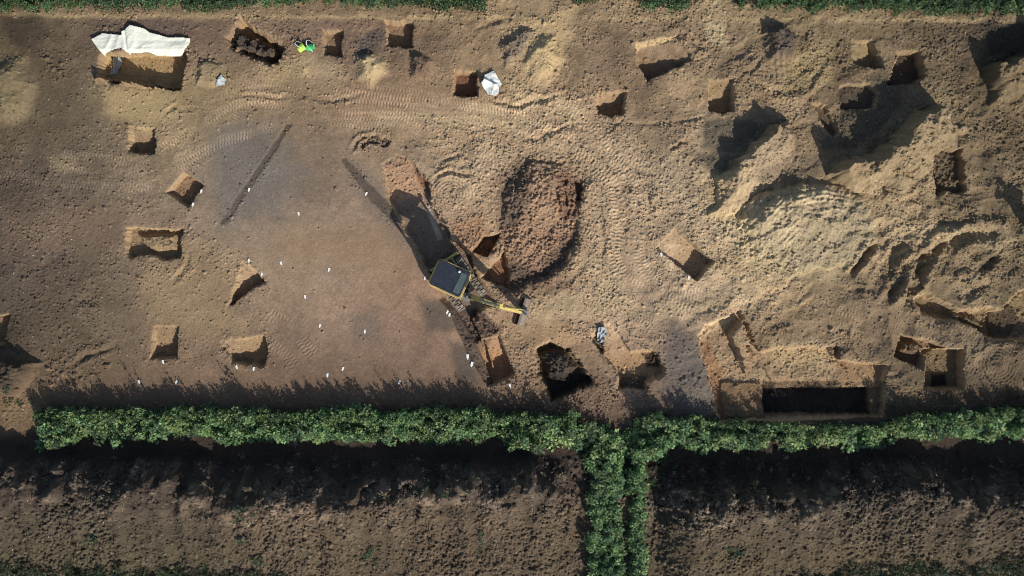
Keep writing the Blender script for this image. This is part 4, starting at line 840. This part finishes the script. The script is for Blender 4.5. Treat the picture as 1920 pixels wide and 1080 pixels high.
sheet('plastic_sheet', [(198,100),(205,97),(213,99),(215,112),(208,130),(194,134),(192,130),(199,118)], lambda x, y: zg(.12, 2)(x, 112), M_PLAS, 'crumpled grey plastic sheet under the left end of the tarpaulin', 'plastic sheet', 0.8)
sheet('plastic_sheet', [(418,142),(425,150),(421,160),(406,163),(410,152)], zg(.06, 3), M_PLAS, 'pale grey plastic scrap on the low cream heap', 'plastic sheet', 0.8)
sheet('plastic_sheet', [(1121,613),(1136,612),(1138,625),(1132,642),(1122,645),(1119,630)], zg(.10, 5), M_PLAS, 'grey plastic sheet in the corner of the irregular stepped pit', 'plastic sheet', 0.8)

# ------------------------------------------------------------------ buckets
def bucket(px, py, rz, mat, label):
    t = empty('bucket', W(px, py, hz(px, py) + 0.01), rz); tag(t, label, 'bucket', 'two green buckets near the top')
    b_ = MB(); n = 20; r0, r1, L_ = 0.115, 0.145, 0.27; tilt = 0.08
    def ring(x, r): return [b_.bm.verts.new((x, r * math.cos(2 * math.pi * k / n), 0.15 + r * math.sin(2 * math.pi * k / n) - (0.03 * (1 - x / L_)))) for k in range(n)]
    A_ = ring(0, r0); B_ = ring(L_, r1); C_ = ring(L_, r1 - 0.012); D_ = ring(0.012, r0 - 0.012)
    b_.bm.faces.new(A_); b_.bm.faces.new(D_[::-1])
    for P0, P1 in ((A_, B_), (B_, C_), (C_, D_)):
        for k in range(n): b_.bm.faces.new((P0[k], P0[(k + 1) % n], P1[(k + 1) % n], P1[k]))
    b_.build('shell', mat, t)
    rim = [(L_, 0.148 * math.cos(a), 0.15 + 0.148 * math.sin(a)) for a in np.linspace(0, 2 * math.pi, 21)]
    MB().tube(rim, 0.009, 6).build('rim', mat, t)
    hp = [(L_ - 0.02, 0.148, 0.15), (L_ - 0.06, 0.18, 0.26), (L_ - 0.14, 0.22, 0.38), (L_ - 0.22, 0.16, 0.46), (L_ - 0.20, 0.02, 0.48), (L_ - 0.10, -0.08, 0.36), (L_ - 0.02, -0.148, 0.15)]
    h_ = MB().tube(hp, 0.007, 6).build('handle', M_WHT, t); MB().cyl(hp[3], hp[4], 0.02).build('grip', M_WHT, h_)
bucket(561, 96, RD(35), M_LIME, 'lime yellow bucket lying on its side, left of the emerald one')
bucket(576.5, 91, RD(-5), M_EMER, 'emerald green bucket lying on its side, right of the lime one')

# ------------------------------------------------------------------ white finds tags
TG = [(467,355,'upper tag on the long dark slot in the grey patch'),(560,400,'lone tag on smooth soil right of the long dark slot'),(527,493,'tag right of the ramped pit, upper of the two loose ones'),
 (617,505,'tag in the faint grey spot at the middle of the smooth soil'),(572,556,'tag below and left of the faint grey spot'),(600,610,'tag just left of the round grey stain'),
 (684,621,'tag in the middle of the round grey stain'),(614,703,'tag at the tip of the weed shadow, left of centre'),(643,691,'tag just above the weed shadow, left of centre'),
 (749,716,'tag at the edge of the weed shadow nearest the orange brown pit'),(331,716,'tag in the weed shadow, right one of two'),(261,715,'tag in the weed shadow, left one of two'),
 (467,488,'tag at the top corner of the ramped pit'),(491,514,'tag at the right corner of the ramped pit'),(306,678,'tag below the small pit with rectangular shadow'),
 (444,688,'left tag below the scooped pit above the weeds'),(476,691,'right tag below the scooped pit above the weeds'),(362,383,'lower tag beside the diamond shaped pit'),
 (377,358,'upper tag beside the diamond shaped pit'),(687,363,'tag on the dark slot leading to the machine trench'),(797,521,'tag left of the digger at the trench edge'),
 (839,585,'upper one of two touching tags below the digger track'),(843,590,'lower one of two touching tags below the digger track'),(885,682,'larger tag beside the orange brown pit'),
 (877,668,'smaller tag above the larger one beside the orange brown pit'),(956,722,'tag in the weed shadow right of the orange brown pit'),(1239,477,'tag at the left edge of the clean cut long pit'),
 (1291,520,'tag at the lower edge of the clean cut long pit')]
tm = None
for k, (x_, y_, lab) in enumerate(TG):
    a_ = random.uniform(1.1, 2.0)
    if tm is None:
        o = MB().box((0,0,0.0),(0.115,0.07,0.006),(0.0,0.12,0)).box((-0.075,0,0.0),(0.03,0.03,0.008)).build('finds_tag', M_TAG); tm = o
    else: o = tm.copy(); COL.objects.link(o)
    o.location = W(x_, y_, smoothH(x_, y_, 1) + 0.018); o.rotation_euler = (0, 0, a_); o.scale = (1.3, 1.3, 1) if 'larger' in lab else (1, 1, 1)
    tag(o, 'small white ' + lab, 'tag', 'white tags lying on the soil')

# ------------------------------------------------------------------ sprayed survey crosses
def cross(cx_, cy_, arms, label):
    V = []; F = []
    for (x0, y0, x1, y1, w0) in arms:
        n = 24; dx, dy = x1 - x0, y1 - y0; L_ = math.hypot(dx, dy); nx_, ny_ = -dy / L_, dx / L_; b0 = len(V)
        for k in range(n + 1):
            t = k / n; ww = w0 * (0.6 + 0.5 * random.random()) * math.sin(math.pi * min(1, max(.12, .12 + t * .8)))
            for s_ in (-1, 1):
                x_ = cx_ + x0 + dx * t + nx_ * ww * s_; y_ = cy_ + y0 + dy * t + ny_ * ww * s_; V.append(W(x_, y_, smoothH(x_, y_, 1) + 0.006 + 0.002 * (len(F) > n)))
        for k in range(n): a = b0 + 2 * k; F.append((a, a + 2, a + 3, a + 1))
    o = mesh_np('spray_mark', np.array([tuple(v) for v in V]), np.array(F), M_SPRAY); tag(o, label, 'spray mark', 'yellow sprayed crosses')
cross(911, 578, [(-13, 3, 13, -3, 0.9), (-2, -9, 2, 9, 0.9)], 'yellow sprayed cross on soil below the digger boom')
cross(1144, 793, [(-7, 1, 7, -1, 0.6), (-1, -9, 1, 9, 0.6)], 'small yellow sprayed cross in the notch of the weed strip')

# ------------------------------------------------------------------ person just outside the frame whose shadow falls into it
def person(px, py, rz):
    t = empty('person', W(px, py, hz(px, py)), rz); tag(t, 'standing person in dark jacket beside the right edge, one hand at the head', 'person')
    J = {'pelvis': (0,0,0.98), 'sp': (0,0,1.18), 'chest': (0,0,1.40), 'neck': (0,0,1.56), 'head': (0.01,0,1.66), 'top': (0.0,0,1.80),
         'hl': (0,0.11,0.92), 'kl': (0.03,0.13,0.50), 'al': (0,0.14,0.09), 'fl': (0.17,0.16,0.04), 'hr': (0,-0.11,0.92), 'kr': (0.03,-0.13,0.50), 'ar': (0,-0.14,0.09), 'fr': (0.17,-0.16,0.04),
         'shl': (0,0.20,1.46), 'el': (0.06,0.42,1.34), 'wl': (0.16,0.26,1.52), 'hnl': (0.15,0.14,1.66), 'shr': (0,-0.20,1.46), 'er': (-0.02,-0.40,1.22), 'wr': (0.14,-0.24,1.06), 'hnr': (0.18,-0.18,1.03)}
    R = {'pelvis': .16, 'sp': .155, 'chest': .17, 'neck': .065, 'head': .095, 'top': .07, 'hl': .11, 'kl': .075, 'al': .05, 'fl': .04, 'hr': .11, 'kr': .075, 'ar': .05, 'fr': .04,
         'shl': .08, 'el': .055, 'wl': .035, 'hnl': .035, 'shr': .08, 'er': .055, 'wr': .035, 'hnr': .035}
    E = [('pelvis','sp'),('sp','chest'),('chest','neck'),('neck','head'),('head','top'),('pelvis','hl'),('hl','kl'),('kl','al'),('al','fl'),('pelvis','hr'),('hr','kr'),('kr','ar'),('ar','fr'),
         ('chest','shl'),('shl','el'),('el','wl'),('wl','hnl'),('chest','shr'),('shr','er'),('er','wr'),('wr','hnr')]
    hands = {'hnl': Vector((-0.1,-0.25,0.95)), 'hnr': Vector((0.7,0.3,-0.6))}
    for h, d in hands.items():
        d = d.normalized(); s = d.cross(Vector((0,0,1))).normalized(); base_ = Vector(J[h])
        for f in range(5):
            ln = (0.055, 0.075, 0.08, 0.075, 0.06)[f]; o1 = base_ + d * 0.03 + s * (f - 2) * 0.02; o2 = o1 + (d + (s * -1.0 if f == 0 else s * 0)).normalized() * ln * .6; o3 = o2 + (d + Vector((0.2,0,-0.2))).normalized() * ln * .5
            for q, v in ((f'{h}{f}a', o1), (f'{h}{f}b', o2), (f'{h}{f}c', o3)): J[q] = tuple(v); R[q] = .009
            E += [(h, f'{h}{f}a'), (f'{h}{f}a', f'{h}{f}b'), (f'{h}{f}b', f'{h}{f}c')]
    names = list(J); me = bpy.data.meshes.new('body'); me.from_pydata([J[k] for k in names], [(names.index(a), names.index(b)) for a, b in E], [])
    o = bpy.data.objects.new('body', me); COL.objects.link(o); o.parent = t
    md = o.modifiers.new('skin', 'SKIN'); o.modifiers.new('sub', 'SUBSURF').levels = 1; o.modifiers['sub'].render_levels = 1
    for i, k in enumerate(names):
        sv = me.skin_vertices[0].data[i]; sv.radius = (R[k], R[k]); sv.use_root = (k == 'pelvis')
    me.materials.append(M_SKIN)
    jk = MB(); 
    def loft(rings, name, mat, smooth=True):
        b_ = MB(); n = 16; prev = None
        for (c_, rx, ry) in rings:
            cur = [b_.bm.verts.new((c_[0] + rx * math.cos(2*math.pi*k/n), c_[1] + ry * math.sin(2*math.pi*k/n), c_[2])) for k in range(n)]
            if prev:
                for k in range(n): b_.bm.faces.new((prev[k], prev[(k+1)%n], cur[(k+1)%n], cur[k]))
            else: b_.bm.faces.new(cur[::-1])
            prev = cur
        b_.bm.faces.new(prev); return b_.build(name, mat, t, smooth=smooth)
    jk.bm.free()
    jo = loft([((0,0,0.80),.20,.27),((0,0,0.95),.20,.26),((0,0,1.15),.19,.24),((0,0,1.35),.19,.27),((0,0,1.48),.14,.24),((0,0,1.56),.09,.10)], 'jacket', M_CLO)
    for s_, e_, w_ in (('shl','el','wl'),('shr','er','wr')):
        MB().cyl(J[s_], J[e_], .09, .072).sph(J[e_], .072).cyl(J[e_], J[w_], .07, .05).build('sleeve', M_CLO, jo, smooth=True)
    for h_, k_, a_ in (('hl','kl','al'),('hr','kr','ar')):
        MB().cyl(J[h_], J[k_], .125, .09).sph(J[k_], .09).cyl(J[k_], J[a_], .088, .075).build('trouser_leg', M_TRS, t, smooth=True)
        MB().box((J[a_][0] + .07, J[a_][1], 0.055), (.28, .11, .10), bev=.03).build('boot', M_BOOT, t)
    ho = MB().sph((0,0,1.70), .105, (1.1,.9,1.25)).sph((-0.01,0,1.76), .11, (1.1,.95,.8)).build('head', M_SKIN, t, smooth=True)
    MB().sph((-0.025,0,1.765), .112, (1.08,.95,.85)).build('hair', M_HAIR, ho, smooth=True)
    MB().cyl((.10,0,1.72),(.135,0,1.68),.012,.02).build('nose', M_SKIN, ho); MB().box((.108,0,1.635),(.012,.045,.012)).build('mouth', paint('lips', (150,84,78), .5), ho)
    for s_ in (1, -1):
        MB().sph((.10, .036*s_, 1.715), .013).build('eye', M_SEAT, ho); MB().sph((0, .10*s_, 1.69), .03, (.7,.4,1.1)).build('ear', M_SKIN, ho)
person(1941, 442, RD(120))
